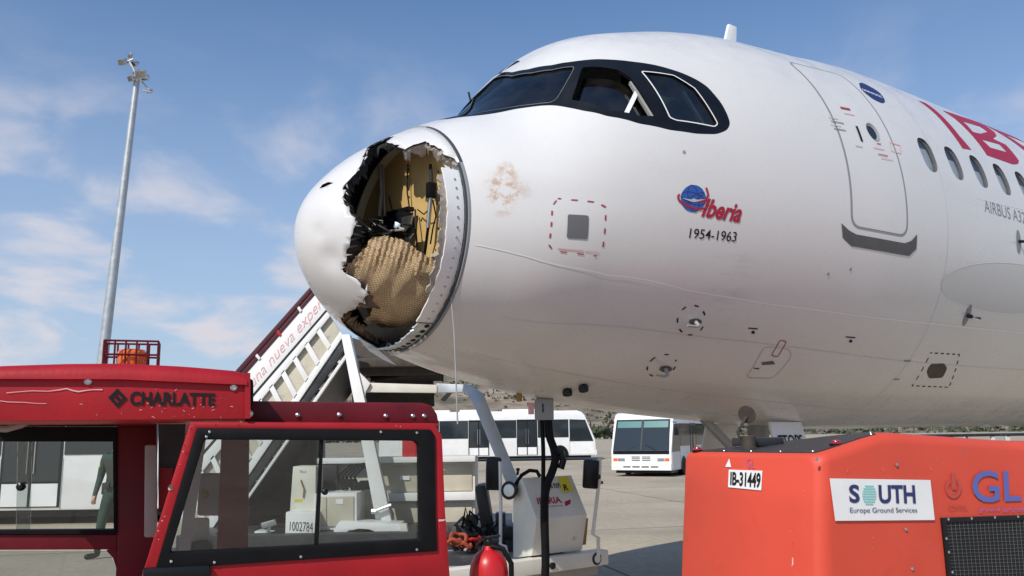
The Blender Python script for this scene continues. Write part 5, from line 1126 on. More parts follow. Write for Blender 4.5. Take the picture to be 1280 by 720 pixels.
# ------------------------------------------------------------------ stair truck under the nose
def stair_truck():
    Z = Vector((0, 0, 1)); b = at(430, 690, 9.6); T = thing('stair_truck', 'white passenger stair truck with maroon handrail behind the broken nose', 'stair truck', (b.x, b.y, 0))
    YV = Vector((0, 1, 0))
    def pn(name, ps, d, th, m, par=T, bevel=.006, label=None): mb = MB(); mb.prism([at(u, v, d) for u, v in ps], YV*th); return obj(name, mb, m, par, fix=True, bevel=bevel, label=label)
    LN = [((300,457),(383,363.6)), ((308,466),(389,373)), ((314,498),(404,394)), ((340,551),(425,426)), ((372,535),(433,447))]
    def ln(i, t): (a, b_) = LN[i]; return (a[0] + (b_[0]-a[0])*t, a[1] + (b_[1]-a[1])*t)
    D, WY = 9.5, 1.5
    t0, t1 = -1.15, 1.55
    def band(name, i, j, m, ta=t0, tb=t1, d=D, th=.04, par=T, fi=0, fj=0):
        def L2(i, t, f): p = ln(i, t); 
            
        a, b_, c, e = ln(i, ta), ln(i, tb), ln(j, tb), ln(j, ta); return pn(name, [a, b_, c, e], d, th, m, par)
    def mix(i, j, f, t): p, q = ln(i, t), ln(j, t); return (p[0] + (q[0]-p[0])*f, p[1] + (q[1]-p[1])*f)
    def strip(name, i, j, f0, f1, m, ta=t0, tb=t1, d=D, th=.04, par=T): return pn(name, [mix(i,j,f0,ta), mix(i,j,f0,tb), mix(i,j,f1,tb), mix(i,j,f1,ta)], d, th, m, par, .004)
    flight = None
    for side in (0, 1):
        d = D + side*WY
        pa = strip('side_panel', 1, 2, 0.0, .92, 'white_paint', d=d); strip('panel_gap', 1, 2, .90, 1.06, 'deck_black', d=d+.012, th=.02, par=pa)
        strip('handrail', 0, 1, 0, .48, 'rail_maroon', d=d-.02, th=.07); strip('hand_rail_bar', 0, 1, .58, 1.0, 'rail_maroon', d=d-.01, th=.05)
        for k in range(9): t = -1.1 + .32*k; pn('rail_post', [mix(0,1,.45,t), mix(0,1,.45,t+.03), mix(0,1,1.1,t+.03), mix(0,1,1.1,t)], d-.015, .03, 'red_paint' if k % 2 else 'white_paint', pa, .003)
        lw = strip('lower_panel', 2, 3, .02, .20, 'white_paint', d=d, tb=1.05); strip('panel_rail', 2, 3, .82, 1.0, 'white_paint', d=d, tb=1.05, par=lw)
        strip('panel_inset', 2, 3, .15, .9, 'beige_panel', d=d+.05, th=.02, tb=1.05, par=lw)
        for k in range(13): t = -1.12 + .165*k; pn('panel_post', [mix(2,3,.16,t), mix(2,3,.16,t+.05), mix(2,3,.86,t+.05), mix(2,3,.86,t)], d, .045, 'white_paint', lw, .003)
        strip('stringer', 3, 4, .05, .62, 'deck_black', d=d+.02, th=.05, tb=1.05); strip('stringer_edge', 3, 4, .80, 1.0, 'white_paint', d=d+.01, th=.05, tb=1.05)
    # treads between the two stringers
    n = 15
    for k in range(n):
        t = -1.1 + 2.1*k/n; u, v = mix(2, 3, .85, t); p = at(u, v, D + .08); mb = MB(); mb.box(p + Vector((.06, WY/2 - .05, 0)), (.30, WY - .16, .035)); obj('tread', mb, 'grey_paint', T, bevel=.004)
    # sheet closing the underside of the flight
    a, b_ = at(*ln(4, t0), D + .05), at(*ln(4, 1.05), D + .05); mb = MB(); mb.prism([a, b_, b_ + YV*WY, a + YV*WY], Vector((-.02, 0, .02))); obj('underside_sheet', mb, 'deck_black', T, fix=True)
    text_obj('lettering', 'una nueva experiencia', 'pink_print', T, quad_fn(*[at(u, v, D - .004) for u, v in ((317,489),(434,353),(430,334.5),(311.5,474))]), -.008)
    # front platform with its dark underside and back screen
    zp = at(440, 452, D).z; x0, x1 = at(446, 500, D + .3).x, at(546, 500, D + .3).x
    mb = MB(); mb.box(((x0+x1)/2, D + .95, zp), (x1 - x0, 1.6, .10)); obj('platform', mb, 'rust_brown', T, bevel=.01)
    for k in range(4): y = D + .35 + .4*k; mb = MB(); mb.box(((x0+x1)/2, y, zp - .09), (x1 - x0 - .05, .06, .09)); obj('platform_joist', mb, 'rust_brown', T)
    pn('front_screen', [(440,422),(541,450),(543,508),(440,512)], D + 1.72, .03, 'rust_brown'); pn('screen_rib', [(470,470),(540,476),(540,481),(470,476)], D + 1.66, .04, 'deck_black')
    for (u, v, l) in ((472,466,.35),(492,462,.3),(463,474,.5)): p = at(u, v, D + .5); mb = MB(); mb.tube([p, p + Vector((l, .1, .08))], .03, 8); mb.tube([p + Vector((.05, .05, -.03)), p + Vector((.05, .2, .12))], .015, 6); obj('hydraulic_ram', mb, 'black_rubber', T)
    # near leg, beam, gusset, arm and sloping strut
    mb = MB(); mb.prism([at(426,418,9.3), at(437,418,9.28), at(457,505,9.25), at(493,668,9.2), at(473,670,9.2), at(443,505,9.27)], YV*.12); obj('lifting_leg', mb, 'white_paint', T, fix=True, bevel=.008)
    for (u, v) in ((474,636),(482,658)):
        a, c = at(u - 6, v + 3, 9.16), at(u + 15, v - 5, 9.16); mb = MB(); mb.tube([a, c], .018, 8); mb.tube([a - Vector((.03, 0, 0)), a + Vector((.02, 0, .0))], .03, 8); obj('leg_clamp', mb, 'steel', T)
    bm_ = pn('cross_beam', [(449,478),(546,481),(546,491),(452,490)], 9.34, .10, 'cream_paint'); pn('gusset', [(449,465),(463,479),(457,490),(456,503),(449,500)], 9.30, .03, 'white_paint', bm_)
    mb = MB(); mb.prism([at(545,479,9.36), at(588,481,9.2), at(604,492,9.0), at(648,600,8.7), at(636,612,8.68), at(593,508,8.98), at(583,490,9.2), at(545,491,9.36)], YV*.12); obj('sloping_strut', mb, 'galvanised', T, fix=True, bevel=.008)
    mb = MB(); mb.prism([at(550,500,9.9), at(566,483,9.9), at(572,483,9.9), at(556,502,9.9)], YV*.05); obj('brace', mb, 'deck_black', T, fix=True)
    # cabinets and side lockers between leg and seat
    cb_ = pn('locker', [(404,574),(594,571),(594,672),(404,672)], 9.75, .8, 'cream_paint', bevel=.01)
    for ps in ([(476,582),(538,581),(538,614),(476,615)], [(476,629),(538,628),(538,664),(476,665)], [(543,581),(590,581),(590,613),(543,614)], [(543,628),(590,628),(590,662),(543,664)]): pn('locker_door', ps, 9.735, .012, 'beige_panel', cb_, .002)
    pn('locker_shelf', [(470,617),(594,615),(594,625),(470,627)], 9.66, .10, 'white_paint', cb_); pn('locker_top', [(396,573),(594,570),(594,577),(396,580)], 9.6, .2, 'white_paint', cb_)
    pn('radiator', [(396,582),(421,581),(421,614),(396,615)], 9.6, .1, 'deck_black', cb_)
    tb = pn('tool_box', [(393,617),(446,616),(446,662),(393,663)], 9.05, .5, 'white_paint', bevel=.01); pn('box_door', [(396,621),(408,621),(408,658),(396,658)], 9.035, .012, 'beige_panel', tb, .002); pn('box_door', [(410,621),(442,620.5),(442,658),(410,658)], 9.035, .012, 'beige_panel', tb, .002)
    for k in range(5): mb = MB(); a = at(430 + 5*k, 612, 9.5); mb.tube([a, a + Vector((-.06, -.02, .14)), a + Vector((.05, 0, .25)), a + Vector((.22, .05, .27 - .02*k))], .014, 8); obj('hydraulic_hose', mb, 'black_rubber', T)
    for (u, v) in ((435,604),(448,608),(458,606)): mb = MB(); mb.box(at(u, v, 9.45), (.14, .1, .09)); obj('valve_block', mb, 'black_paint', T, bevel=.01)
    sd = pn('side_console', [(357,640),(396,640),(393,712),(355,712)], 8.85, .35, 'white_paint', bevel=.012); text_obj('lettering', '1002784', 'black_print', sd, quad_fn(*[at(u, v, 8.846) for u, v in ((362,663),(391,665),(391,653),(362.5,652))]), -.01)
    uc = pn('upper_console', [(366,583),(395,583),(394,640),(362,640)], 9.1, .35, 'cream_paint', bevel=.012)
    mb = MB(); mb.tube([at(376, 600, 9.09), at(380, 612, 9.08), at(379, 622, 9.09)], .008, 6); obj('latch_cord', mb, 'mustard', uc); text_obj('lettering', 'TELA', 'grey_print', uc, quad_fn(*[at(u, v, 9.096) for u, v in ((374,591),(383,591),(383,588),(374,588))]))
    pn('mudguard', [(417,662),(424,652),(500,655),(506,672),(470,674),(463,664),(436,663),(428,676),(416,680)], 8.9, .35, 'white_paint', bevel=.01); pn('step_block', [(499,655),(508,655),(511,668),(501,669)], 8.86, .1, 'cream_paint')
    pn('low_shelf', [(296,672),(356,676),(356,700),(296,700)], 9.0, .5, 'white_paint'); pn('step_block', [(318,664),(338,666),(337,678),(317,677)], 8.9, .2, 'white_paint')
    mb = MB(); c = at(336, 655, 8.9); mb.box(c, (.14, .06, .06), Matrix.Rotation(-.25, 3, 'Y')); mb.tube([c, c - Z*.25], .02, 8); obj('foot_pump', mb, 'steel', T, bevel=.01)
    pn('engine_cover', [(296,565),(400,540),(400,676),(296,676)], 10.6, .3, 'deck_black')
    # chassis and wheels
    cx0, cx1 = at(250, 690, 9.5).x, at(640, 690, 8.4).x; mb = MB(); mb.box(((cx0+cx1)/2, 9.75, .58), (cx1-cx0, 1.9, .26)); ch_ = obj('chassis', mb, 'deck_black', T, bevel=.02)
    for x in (cx0 + .5, at(449, 680, 8.8).x, cx1 - .5):
        for y in (8.95, 10.6): mb = MB(); mb.lathe([(.2, -.12), (.33, -.13), (.37, -.08), (.37, .08), (.33, .13), (.2, .13)], Vector((x, y, .37)), YV, 22); w = obj('wheel', mb, 'black_rubber', T); mb = MB(); mb.lathe([(.03, -.09), (.17, -.1), (.21, -.132), (.21, .132), (.17, .1), (.03, .09)], Vector((x, y, .37)), YV, 16); obj('rim', mb, 'white_paint', w)
    # driving console turned to the front, bumper, lamp, mirrors, seat
    e = Vector((.8, .6, 0)); f = Vector((-.6, .8, 0)); Pc = at(664.5, 695, 7.95)
    lf = lambda u, v, o=0: on_plane(u, v, Pc - e*o, e)
    L_ = [lf(*p) for p in ((664.5,695),(671,649),(652,597),(645,606),(641,627),(641,698))]; mb = MB(); mb.prism(L_, e*.604); con = obj('driver_console', mb, 'cream_paint', T, fix=True, bevel=.012)
    p1, p2 = L_[1], L_[2]; hn = (e.cross(p2 - p1)).normalized(); hn = hn if hn.dot(CAM - p1) > 0 else -hn
    hd = lambda u, v: on_plane(u, v, p1 + hn*.004, hn)
    text_obj('lettering', 'IBERIA', 'airline_red', con, quad_fn(*[hd(u, v) for u, v in ((672.5,630.5),(703,628.5),(700,620.5),(670.5,622))]), .02)
    text_obj('lettering', 'airport services', 'airline_red', con, quad_fn(*[hd(u, v) for u, v in ((675,635),(704,633.5),(703,630.8),(674,632))]))
    text_obj('lettering', 'IB 9295', 'black_print', con, quad_fn(*[hd(u, v) for u, v in ((688,610.5),(702,609.5),(699.5,603.5),(686,604.5))]), .01)
    mb = MB(); mb.add([hd(u, v) for u, v in ((706,627),(707,633),(713,629.5),(713.5,624))], [(0,1,2,3)]); obj('emblem_leaf', mb, 'airline_red', con, smooth=0)
    hd2 = lambda u, v: on_plane(u, v, p1 + hn*.006, hn)
    mb = MB(); mb.add([hd(u, v) for u, v in ((703,616),(717,614),(709.5,595),(697,596.5))], [(0,1,2,3)]); yl = obj('yellow_sticker', mb, 'yellow_print', con, smooth=0); text_obj('lettering', 'R', 'black_print', yl, quad_fn(*[hd2(u, v) for u, v in ((705.5,613.5),(711.5,612.8),(709,605),(703.5,605.5))]), .03)
    mb = MB(); mb.prism([lf(u, v) + e*.60 + f*.05 for u, v in ((664,690),(667,655),(662,655),(655,690))], e*.1); obj('side_flap', mb, 'mustard', con, fix=True)
    # curved hose over the console
    mb = MB(); mb.tube([at(u, v, 8.1) for u, v in ((641,618),(645,605),(652,594),(662,588),(671,589),(675,596))], .018, 10); obj('console_hose', mb, 'black_rubber', con)
    mb = MB(); mb.tube([at(646.5, 594, 8.2), at(647.5, 589, 8.2)], .012, 8); mb.lathe([(.01, 0), (.02, .01), (.015, .03)], at(647.5, 589, 8.2), Z, 10); obj('lever', mb, 'black_paint', con)
    c = lf(637, 613, .08); ax = Vector((-.45, -.87, .05)).normalized(); mb = MB(); mb.lathe([(.02, -.09), (.06, -.06), (.082, 0), (.084, .012), (.074, .014)], c, ax, 24); hl = obj('work_lamp', mb, 'black_paint', T); mb = MB(); mb.lathe([(.064, .008), (.055, .016), (.002, .020)], c, ax, 20); obj('lamp_lens', mb, 'steel', hl); mb = MB(); mb.tube([c - ax*.06, c - ax*.06 + Vector((.06, .05, -.03))], .014, 8); obj('lamp_bracket', mb, 'black_paint', hl)
    bl, br = at(560, 714, 7.3), at(761, 700, 8.42); bd = (br - bl); bd.z = 0; bdn = bd.normalized(); bk = Vector((-bdn.y, bdn.x, 0)); ztop, zbot = at(641, 702, 7.75).z, at(644, 722, 7.75).z
    mb = MB(); mb.prism([Vector((bl.x, bl.y, zbot)), Vector((br.x, br.y, zbot)), Vector((br.x, br.y, ztop)), Vector((bl.x, bl.y, ztop))], bk*.14); bp_ = obj('front_bumper', mb, 'cream_paint', T, fix=True, bevel=.012)
    mb = MB(); mb.box((bl + br)/2 + bk*.75 + Vector((0, 0, (ztop + .3)/2 - (bl.z + br.z)/2)), (bd.length - .1, 1.3, ztop - .36), Matrix.Rotation(math.atan2(bdn.y, bdn.x), 3, 'Z')); obj('front_frame', mb, 'grey_paint', T, bevel=.01)
    for q in (.915,): c = bl + bd*q; c.z = (ztop + zbot)/2; mb = MB(); mb.lathe([(.03, -.01), (.04, .004), (.038, .014), (.012, .016)], c, -bk, 18); obj('fog_lamp', mb, 'steel', bp_); mb = MB(); mb.lathe([(.055, -.01), (.058, .003), (.04, .005)], c, -bk, 20); obj('lamp_recess', mb, 'black_paint', bp_)
    for (u, v) in ((690,707),): c = on_plane(u, v, bl - bk*.002, bk); mb = MB(); mb.lathe([(.03, 0), (.03, .02), (.015, .03)], c, -bk, 12); obj('towing_eye', mb, 'black_paint', bp_)
    d_ = 8.25; mb = MB(); mb.tube([at(*p, d_) for p in ((750,571),(749,600),(741,668),(748,672),(748,694))], .017, 8); rod = obj('mirror_rod', mb, 'cream_paint', T)
    mb = MB(); mb.box(at(738.5, 592.5, d_), (.15, .06, .27), Matrix.Rotation(.08, 3, 'Y')); obj('mirror', mb, 'black_paint', rod, bevel=.025); mb = MB(); mb.box(at(752, 603, d_ + .02), (.03, .03, .03)); obj('marker_lamp', mb, 'red_lens', rod, bevel=.006); mb = MB(); mb.lathe([(.03, -.02), (.032, 0), (.02, .02)], at(748, 596, d_), Vector((1, 0, 0)), 10); obj('mirror_pivot', mb, 'black_paint', rod)
    mb = MB(); mb.tube([at(*p, 8.3) for p in ((625,577),(626,630),(625.5,680),(632,683),(634,693))], .016, 8); rod2 = obj('mirror_rod', mb, 'white_paint', T)
    mb = MB(); mb.box(at(617, 592, 8.34), (.15, .06, .31), Matrix.Rotation(.03, 3, 'Y')); obj('mirror', mb, 'black_paint', rod2, bevel=.025)
    sx = at(608, 640, 8.75); mb = MB(); mb.box(sx + Vector((-.02, .05, .06)), (.12, .44, .42), Matrix.Rotation(-.16, 3, 'Y')); mb.box(sx + Vector((.16, 0, -.18)), (.44, .44, .12)); st_ = obj('driver_seat', mb, 'seat_black', T, bevel=.035); mb = MB(); mb.box(sx + Vector((.16, 0, -.40)), (.3, .32, .32)); obj('seat_base', mb, 'deck_black', st_, bevel=.02)
    # things lying on the truck
    c = at(514, 560, 9.75); k = thing('fuel_can', 'red fuel can standing on the white locker of the stair truck', 'can', (c.x, c.y, at(514, 571, 9.72).z)); z0 = k.location.z
    mb = MB(); mb.box((c.x, c.y, z0 + .105), (.19, .12, .21)); obj('can_body', mb, 'red_paint', k, bevel=.015); mb = MB(); mb.tube([(c.x - .06, c.y, z0 + .205), (c.x - .05, c.y, z0 + .24), (c.x + .03, c.y, z0 + .24), (c.x + .04, c.y, z0 + .205)], .01, 6); obj('handle', mb, 'black_paint', k); mb = MB(); mb.lathe([(.018, 0), (.018, .03), (.01, .035)], Vector((c.x + .07, c.y, z0 + .205)), Z, 10); obj('cap', mb, 'black_paint', k)
    c = at(580, 684, 7.9); r_ = random.Random(2); k = thing('tow_strap', 'tangled orange and black straps heaped beside the seat of the stair truck', 'strap', c)
    for q in range(7):
        cc = c + Vector((r_.uniform(-.10, .07), r_.uniform(-.1, .1), .0 + .03*q/2)); ra = r_.uniform(.035, .07); tl = Matrix.Rotation(r_.uniform(-.7, .7), 3, 'X') @ Matrix.Rotation(r_.uniform(-.5, .5), 3, 'Y')
        mb = MB(); mb.tube([cc + tl @ Vector((ra*1.3*math.cos(a), ra*math.sin(a), .015*math.sin(3*a))) for a in np.linspace(0, 2*math.pi, 18)], .018, 6); obj('strap_loop', mb, ('strap_orange', 'black_rubber', 'strap_orange', 'red_paint')[q % 4], k)
    r5 = random.Random(8)
    for q in range(14):
        u, v = r5.uniform(566, 632), r5.uniform(640, 690); dd = r5.uniform(8.3, 8.7); mb = MB(); mb.tube([at(u, v, dd), at(u + r5.uniform(-14, 14), v - r5.uniform(6, 26), dd + r5.uniform(-.1, .2)), at(u + r5.uniform(-24, 20), v + r5.uniform(-10, 16), dd + r5.uniform(0, .3)), at(u + r5.uniform(-10, 26), v + 26, dd)], r5.choice((.010, .014, .02)), 7); obj('hydraulic_hose', mb, r5.choice(('black_rubber', 'black_rubber', 'deck_black', 'grey_paint')), T)
    for (u, v, d_, m) in ((575,668,(.22,.2,.18),'deck_black'), (604,676,(.2,.2,.22),'black_paint'), (626,660,(.1,.2,.3),'deck_black'), (590,650,(.12,.14,.10),'rust_brown')): mb = MB(); mb.box(at(u, v, 8.75), d_); obj('drive_unit', mb, m, T, bevel=.015)
    for (u, v, w, h_) in ((368,628,10,4),(420,630,9,6),(500,600,12,5)): mb = MB(); mb.prism([at(u, v, 8.83 if u < 400 else 9.03 if u < 450 else 9.72), at(u + w, v, 8.83 if u < 400 else 9.03 if u < 450 else 9.72), at(u + w, v - h_, 8.83 if u < 400 else 9.03 if u < 450 else 9.72), at(u, v - h_, 8.83 if u < 400 else 9.03 if u < 450 else 9.72)], YV*.004); obj('sticker', mb, 'yellow_print' if u < 400 else 'white_print', T, fix=True)
    # round coupling and hoses below it
    mb = MB(); mb.box(at(580, 706, 7.9), (.7, .3, .2)); obj('deck_tray', mb, 'deck_black', T, bevel=.01)
stair_truck()

# ------------------------------------------------------------------ ground power plug and cables at the belly
def power_cable():
    x, th = hit(681, 499); p = S0(x, th); d = p.y - .02
    T = thing('power_cable', 'grey plug box on the belly with two black cables hanging down to the ground', 'cable', (p.x, p.y, 0))
    c = at(680, 512, d); mb = MB(); mb.box(c, (.165, .16, .185)); bx = obj('plug_box', mb, 'seal_grey', T, bevel=.012); mb = MB(); mb.box(c + Vector((-.115, -.02, .01)), (.05, .10, .10)); obj('pink_tag', mb, 'pink_print', bx, bevel=.006); mb = MB(); mb.box(c + Vector((-.012, -.083, .012)), (.012, .006, .075)); obj('slot', mb, 'black_paint', bx); mb = MB(); mb.box(c + Vector((.0, 0, .11)), (.13, .12, .09)); obj('plug_neck', mb, 'grey_paint', bx)
    g = lambda u, v: at(u, v, d)
    def path(ps, r, n): 
        P = [g(*q) for q in ps]; e = P[-1]; P += [Vector((e.x, e.y, .25)), Vector((e.x + .05, e.y - .02, .08)), Vector((e.x + .25, e.y - .1, .035)), Vector((e.x + .9, e.y - .4, .03)), Vector((e.x + 1.5, e.y - .9, .03))]
        out = []
        for i in range(len(P) - 1):
            a, b_, c_, d_ = P[max(i-1, 0)], P[i], P[i+1], P[min(i+2, len(P)-1)]
            for k in range(6): t = k/6; out.append(.5*((2*b_) + (c_ - a)*t + (2*a - 5*b_ + 4*c_ - d_)*t*t + (3*b_ - a - 3*c_ + d_)*t**3))
        out.append(P[-1]); mb = MB(); mb.tube(out, r, 9); obj(n, mb, 'black_rubber', T, smooth=60)
    path([(685,522),(687,545),(692,560),(694,575),(690,590),(684,605),(681,625),(681,660),(682,700),(681,730)], .036, 'thick_cable')
    path([(677,522),(679,560),(679,600),(678,650),(680,700),(679,730)], .019, 'thin_cable')
    mb = MB(); mb.tube([g(692,560), g(702,566), g(704,576), g(701,586)], .03, 8); obj('cable_clip', mb, 'black_paint', T)
    p2 = S0(*hit(649, 492)); mb = MB(); mb.box(p2 - Vector((0, 0, .03)), (.05, .05, .08)); o = obj('ground_pin', mb, 'mustard', PLANE, bevel=.008)
power_cable()

# ------------------------------------------------------------------ baggage carts far beyond the ground power unit
def cart(px, d, label):
    p = at(px, 545, d); T = thing('baggage_cart', label, 'baggage cart', (p.x, d, 0), .25, 'baggage carts beyond the ground power unit')
    def o(n, mb, m, par=T, **k): return obj(n, mb, m, par, local=True, **k)
    mb = MB(); mb.box((0, 0, .42), (2.6, 1.4, .12)); o('deck', mb, 'grey_paint', bevel=.01)
    mb = MB(); mb.box((0, 0, 1.46), (2.6, 1.4, .06)); o('canopy', mb, 'deck_black', bevel=.01)
    for x in (-1.25, 0, 1.25):
        for y in (-.66, .66): mb = MB(); mb.box((x, y, .96), (.09, .05, .98)); o('post', mb, 'white_paint')
    for x, w, h, m in ((-.7, .8, .7, 'vest_dark'), (.35, .9, .55, 'deck_black'), (.95, .4, .8, 'airline_red')): mb = MB(); mb.box((x, 0, .48 + h/2), (w, .9, h)); tag(o('suitcase', mb, m, None, bevel=.04), 'x', 'suitcase') if 0 else o('load', mb, m, T, bevel=.04)
    for x in (-.9, .9):
        for y in (-.6, .6): mb = MB(); mb.lathe([(.06, -.06), (.17, -.06), (.19, 0), (.17, .06), (.06, .06)], (x, y, .19), (0, 1, 0), 16); o('wheel', mb, 'black_rubber')
cart(1160, 21, 'dark baggage cart with white posts, left one seen over the orange unit'); cart(1285, 21.5, 'dark baggage cart with white posts, cut off by the right edge')

# ------------------------------------------------------------------ floodlight mast behind the tractor
def mast():
    D = 28.0; a, b = at(128, 452, D), at(172, 92, D); dr = (b - a).normalized(); g = a - dr*(a.z/dr.z); top = b
    T = thing('floodlight_mast', 'tall grey floodlight mast with a cluster of lamps rising behind the red tractor', 'lamp post', (g.x, g.y, 0))
    mb = MB(); n = 14; mb.tube([g.lerp(top, k/n) for k in range(n+1)], [.205 - .105*k/n for k in range(n+1)], 16); pole = obj('pole', mb, 'galvanised', T, smooth=60)
    mb = MB(); mb.box((g.x, g.y, .03), (.7, .7, .06)); mb.lathe([(.26, .06), (.25, .3), (.205, .34)], Vector((g.x, g.y, 0)), (0, 0, 1), 16); obj('base_plate', mb, 'galvanised', T)
    c = at(172, 96, D); mb = MB(); mb.tube([at(160,98,D), at(172,94,D), at(183,97,D)], .05, 8); mb.tube([at(172,96,D), at(162,78,D)], .045, 8); mb.tube([at(158,78,D), at(167,74,D)], .04, 8); mb.tube([at(172,96,D), at(187,113,D)], .03, 6); mb.tube([at(178,113,D), at(189,115,D)], .03, 6); mb.tube([at(163,78,D), at(164,66,D)], .03, 6); obj('head_frame', mb, 'galvanised', T)
    for (u, v, s, dy) in ((153,77.5,1,-.2),(168,80,.8,.1),(163,70,.6,0),(164,98,.9,-.2),(176,93,1.3,-.25),(181,97,.9,.2),(171,92,1,.3),(187,114,.6,.1)):
        p = at(u, v, D + dy); mb = MB(); rot = Matrix.Rotation(random.uniform(-.6, .6), 3, 'Z') @ Matrix.Rotation(.5, 3, 'X'); mb.box(p, (.28*s, .12, .22*s), rot); mb.box(p + rot @ Vector((0, .12, 0)), (.16*s, .14, .14*s), rot); fl = obj('floodlight', mb, 'steel', T, bevel=.02)
        mb = MB(); mb.box(p + rot @ Vector((0, -.064, 0)), (.24*s, .01, .18*s), rot); obj('lamp_glass', mb, 'lens_glass', fl)
mast()

# ------------------------------------------------------------------ officer walking past, seen through the tractor's left window
def officer():
    ft = atz(139, 699, 0); gx, gy = ft.x + .02, ft.y
    T = thing('person', 'officer in dark green uniform, vest and boots seen through the left tractor window', 'person', (gx, gy, 0), 0)
    V = []; E_ = []; RR = []
    def v(p, r): V.append(p); RR.append(r); return len(V) - 1
    def lk(*i): E_.extend(zip(i, i[1:]))
    pel = v((0, 0, .97), .15); ab = v((0, -.01, 1.12), .135); chs_ = v((0, 0, 1.32), .165); nk0 = v((0, .01, 1.47), .075); nk1 = v((-.01, -.01, 1.55), .055); hd0 = v((-.01, -.03, 1.63), .085); hd1 = v((-.01, -.02, 1.72), .09); lk(pel, ab, chs_, nk0, nk1, hd0, hd1)
    for s, fo in ((-1, -.14), (1, .12)):
        hp = v((.10*s, 0, .90), .10); kn = v((.11*s + fo*.45, -.04, .50), .068); an = v((.11*s + fo, .05, .10), .047); he = v((.11*s + fo, .07, .05), .045); to = v((.11*s + fo - .13, -.06, .04), .038); lk(pel, hp, kn, an, he); lk(he, to)
        sh = v((.19*s, .0, 1.40), .075); el = v((.26*s, .03, 1.12), .05); wr = v((.24*s - .02, -.10, .90), .034); pm = v((.235*s - .02, -.13, .84), .032); lk(chs_, sh, el, wr, pm)
        for k in range(4): a = v((.235*s - .02 + (k-1.5)*.017, -.145, .795), .0095); b = v((.235*s - .02 + (k-1.5)*.016, -.13, .755 + .006*abs(k-1.3)), .008); lk(pm, a, b)
        t_ = v((.215*s - .035, -.155, .83), .011); t2 = v((.21*s - .035, -.165, .80), .009); lk(pm, t_, t2)
    me = bpy.data.meshes.new('body'); me.from_pydata(V, E_, []); o = bpy.data.objects.new('body', me); C.objects.link(o)
    m = o.modifiers.new('skin', 'SKIN'); sl = me.skin_vertices[0] if me.skin_vertices else None
    if sl is None:
        bm = bmesh.new(); bm.from_mesh(me); bm.verts.layers.skin.verify(); bm.to_mesh(me); bm.free(); sl = me.skin_vertices[0]
    for i, r in enumerate(RR): sl.data[i].radius = (r, r*(.72 if i in (pel, ab, chs_) else 1)); sl.data[i].use_root = i == pel
    o.modifiers.new('sub', 'SUBSURF').levels = 2; dg = bpy.context.evaluated_depsgraph_get(); m2 = bpy.data.meshes.new_from_object(o.evaluated_get(dg)); m2.name = 'body'
    o.modifiers.clear(); o.data = m2; o.parent = T
    for x in ('uniform_green', 'boot_black', 'skin_tone', 'vest_dark'): m2.materials.append(MATS[x])
    for p in m2.polygons:
        p.use_smooth = True; c = p.center
        p.material_index = 1 if c.z < .24 else 2 if (c.z > 1.50 or (c.z < .88 and abs(c.x) > .17 and c.y < -.10)) else 3 if (1.02 < c.z < 1.40 and abs(c.x) < .18) else 0
    def part(n, mb, mm, par=o, **k): return obj(n, mb, mm, par, local=True, **k)
    mb = MB(); mb.lathe([(.095, 0), (.105, .03), (.10, .08), (.06, .105), (.01, .11)], (-.01, -.02, 1.735), (0, 0, 1), 18); mb.prism([(-.09, -.10, 1.745), (-.05, -.17, 1.738), (.03, -.17, 1.738), (.07, -.10, 1.745)], (0, 0, .012)); part('cap', mb, 'uniform_green', fix=True)
    mb = MB(); mb.lathe([(.088, 0), (.097, .04), (.094, .09)], (-.01, 0, 1.645), (0, .1, 1), 16); part('hair', mb, 'hair_dark')
    mb = MB(); mb.tube([(-.01, -.115, 1.66), (-.01, -.14, 1.635), (-.01, -.118, 1.625)], [.008, .014, .01], 8); part('nose', mb, 'skin_tone')
    for s in (-1, 1): mb = MB(); mb.lathe([(.002, -.008), (.009, -.004), (.01, 0), (.008, .004), (.002, .006)], (-.01 + .033*s, -.108, 1.672), (0, -1, 0), 10); part('eye', mb, 'torn_black'); mb = MB(); mb.lathe([(.004, -.01), (.022, -.004), (.024, .004), (.008, .01)], (-.01 + .092*s, -.01, 1.655), (1, .2, 0), 12); part('ear', mb, 'skin_tone')
    mb = MB(); mb.tube([(-.035, -.112, 1.598), (-.01, -.118, 1.596), (.015, -.112, 1.598)], .006, 6); part('mouth', mb, 'airline_red')
    mb = MB(); mb.lathe([(.158, -.03), (.163, -.028), (.163, .028), (.158, .03)], (0, -.005, 1.03), (0, 0, 1), 22); 
    for i, q in enumerate(mb.v): mb.v[i] = Vector((q.x, q.y*.78, q.z))
    bt = part('belt', mb, 'vest_dark')
    for (x, y, z, d) in ((-.16, -.02, .97, (.06, .1, .16)), (.16, -.02, .96, (.06, .1, .2)), (-.08, -.13, 1.02, (.07, .04, .09)), (.07, .11, 1.02, (.1, .04, .1))): mb = MB(); mb.box((x, y, z), d); part('pouch', mb, 'boot_black', bt, bevel=.01)
    mb = MB(); mb.box((-.245, -.02, 1.30), (.012, .06, .07)); part('sleeve_badge', mb, 'yellow_print', bevel=.003)
officer()

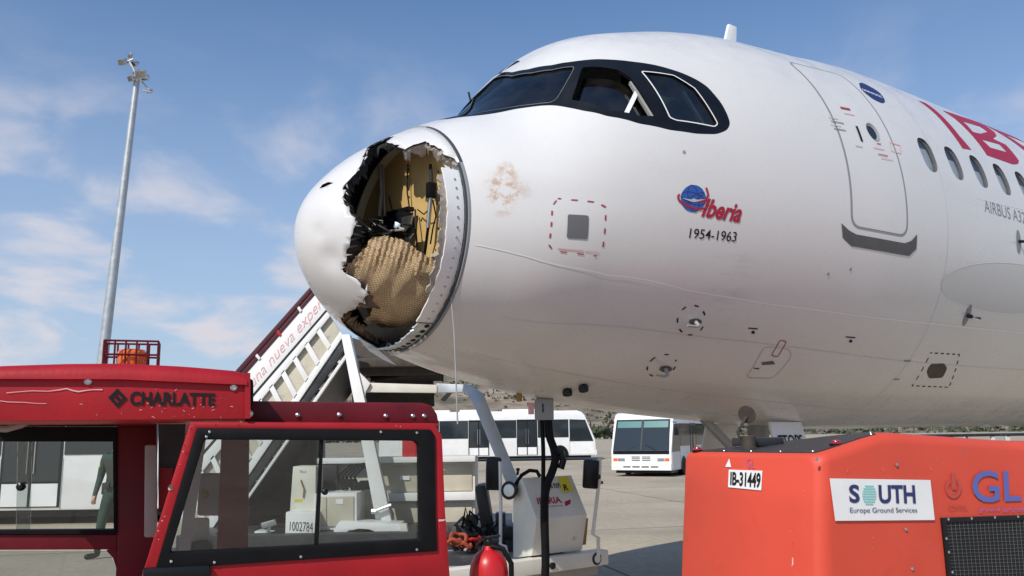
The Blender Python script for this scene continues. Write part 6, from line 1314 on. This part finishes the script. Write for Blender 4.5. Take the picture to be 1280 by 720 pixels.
# ------------------------------------------------------------------ dry hills, hedge and far buildings
def hills():
    rn = random.Random(5); ph = [(rn.uniform(0, 6.3), rn.uniform(0, 6.3)) for _ in range(9)]
    def hgt(x, y):
        k = max(0, min(1, (y - 230)/330)); k = k*k*(3 - 2*k); b = 0
        for i, (a, c) in enumerate(ph): f = .004*1.62**i; b += math.sin(x*f + a + .6*math.sin(y*f*.7 + c))*math.cos(y*f*.8 + c)/1.55**i
        crest = 36 + 7*math.sin(x*.006 + 1.1) + 5*b; return k*max(6, crest)*(1 if y < 700 else max(.75, 1 - (y-700)/2600)) - .5
    mb = MB(); xs = np.linspace(-1500, 1900, 190); ys = np.concatenate([np.linspace(228, 640, 46), np.linspace(660, 1400, 16)])
    mb.grid([[Vector((x, y, hgt(x, y))) for x in xs] for y in ys]); o = obj('dry_hills', mb, 'hill', smooth=80)
    if o.data.polygons[0].normal.z < 0: o.data.flip_normals()
    struct(o)
    # scrub over the slopes: leafy clumps
    mb = MB()
    def clump(x, y, z, r):
        for _ in range(7):
            c = Vector((x + rn.gauss(0, r*.5), y + rn.gauss(0, r*.5), z + abs(rn.gauss(0, r*.45)))); s = r*rn.uniform(.25, .55); a, b = Vector((rn.gauss(0, 1), rn.gauss(0, 1), rn.gauss(0, 1))).normalized(), Vector((rn.gauss(0, 1), rn.gauss(0, 1), rn.gauss(0, 1))).normalized()
            mb.add([c + a*s, c + b*s, c - a*s*.8, c - b*s*.7], [(0, 1, 2), (0, 2, 3)])
    for _ in range(5200):
        y = rn.uniform(240, 600); x = rn.uniform(-.35, .75)*y; r = rn.choice((.8, 1.2, 1.6, 2.4)); 
        if math.sin(x*.031 + y*.017) + math.sin(x*.011 - y*.023) + rn.uniform(-1, 1) > -.9: clump(x, y, hgt(x, y), r)
    s = obj('hillside_scrub', mb, 'foliage', smooth=0); s['kind'] = 'stuff'; s['label'] = 'dark green scrub scattered over the dry hillside'
    mb = MB()
    for _ in range(900): x = rn.uniform(-70, 45); clump(x, 190 + rn.uniform(-3, 3), rn.uniform(.1, 1.6), 1.3)
    s = obj('hedge_line', mb, 'foliage', smooth=0); s['kind'] = 'stuff'; s['label'] = 'low green hedge along the far edge of the apron'
hills()
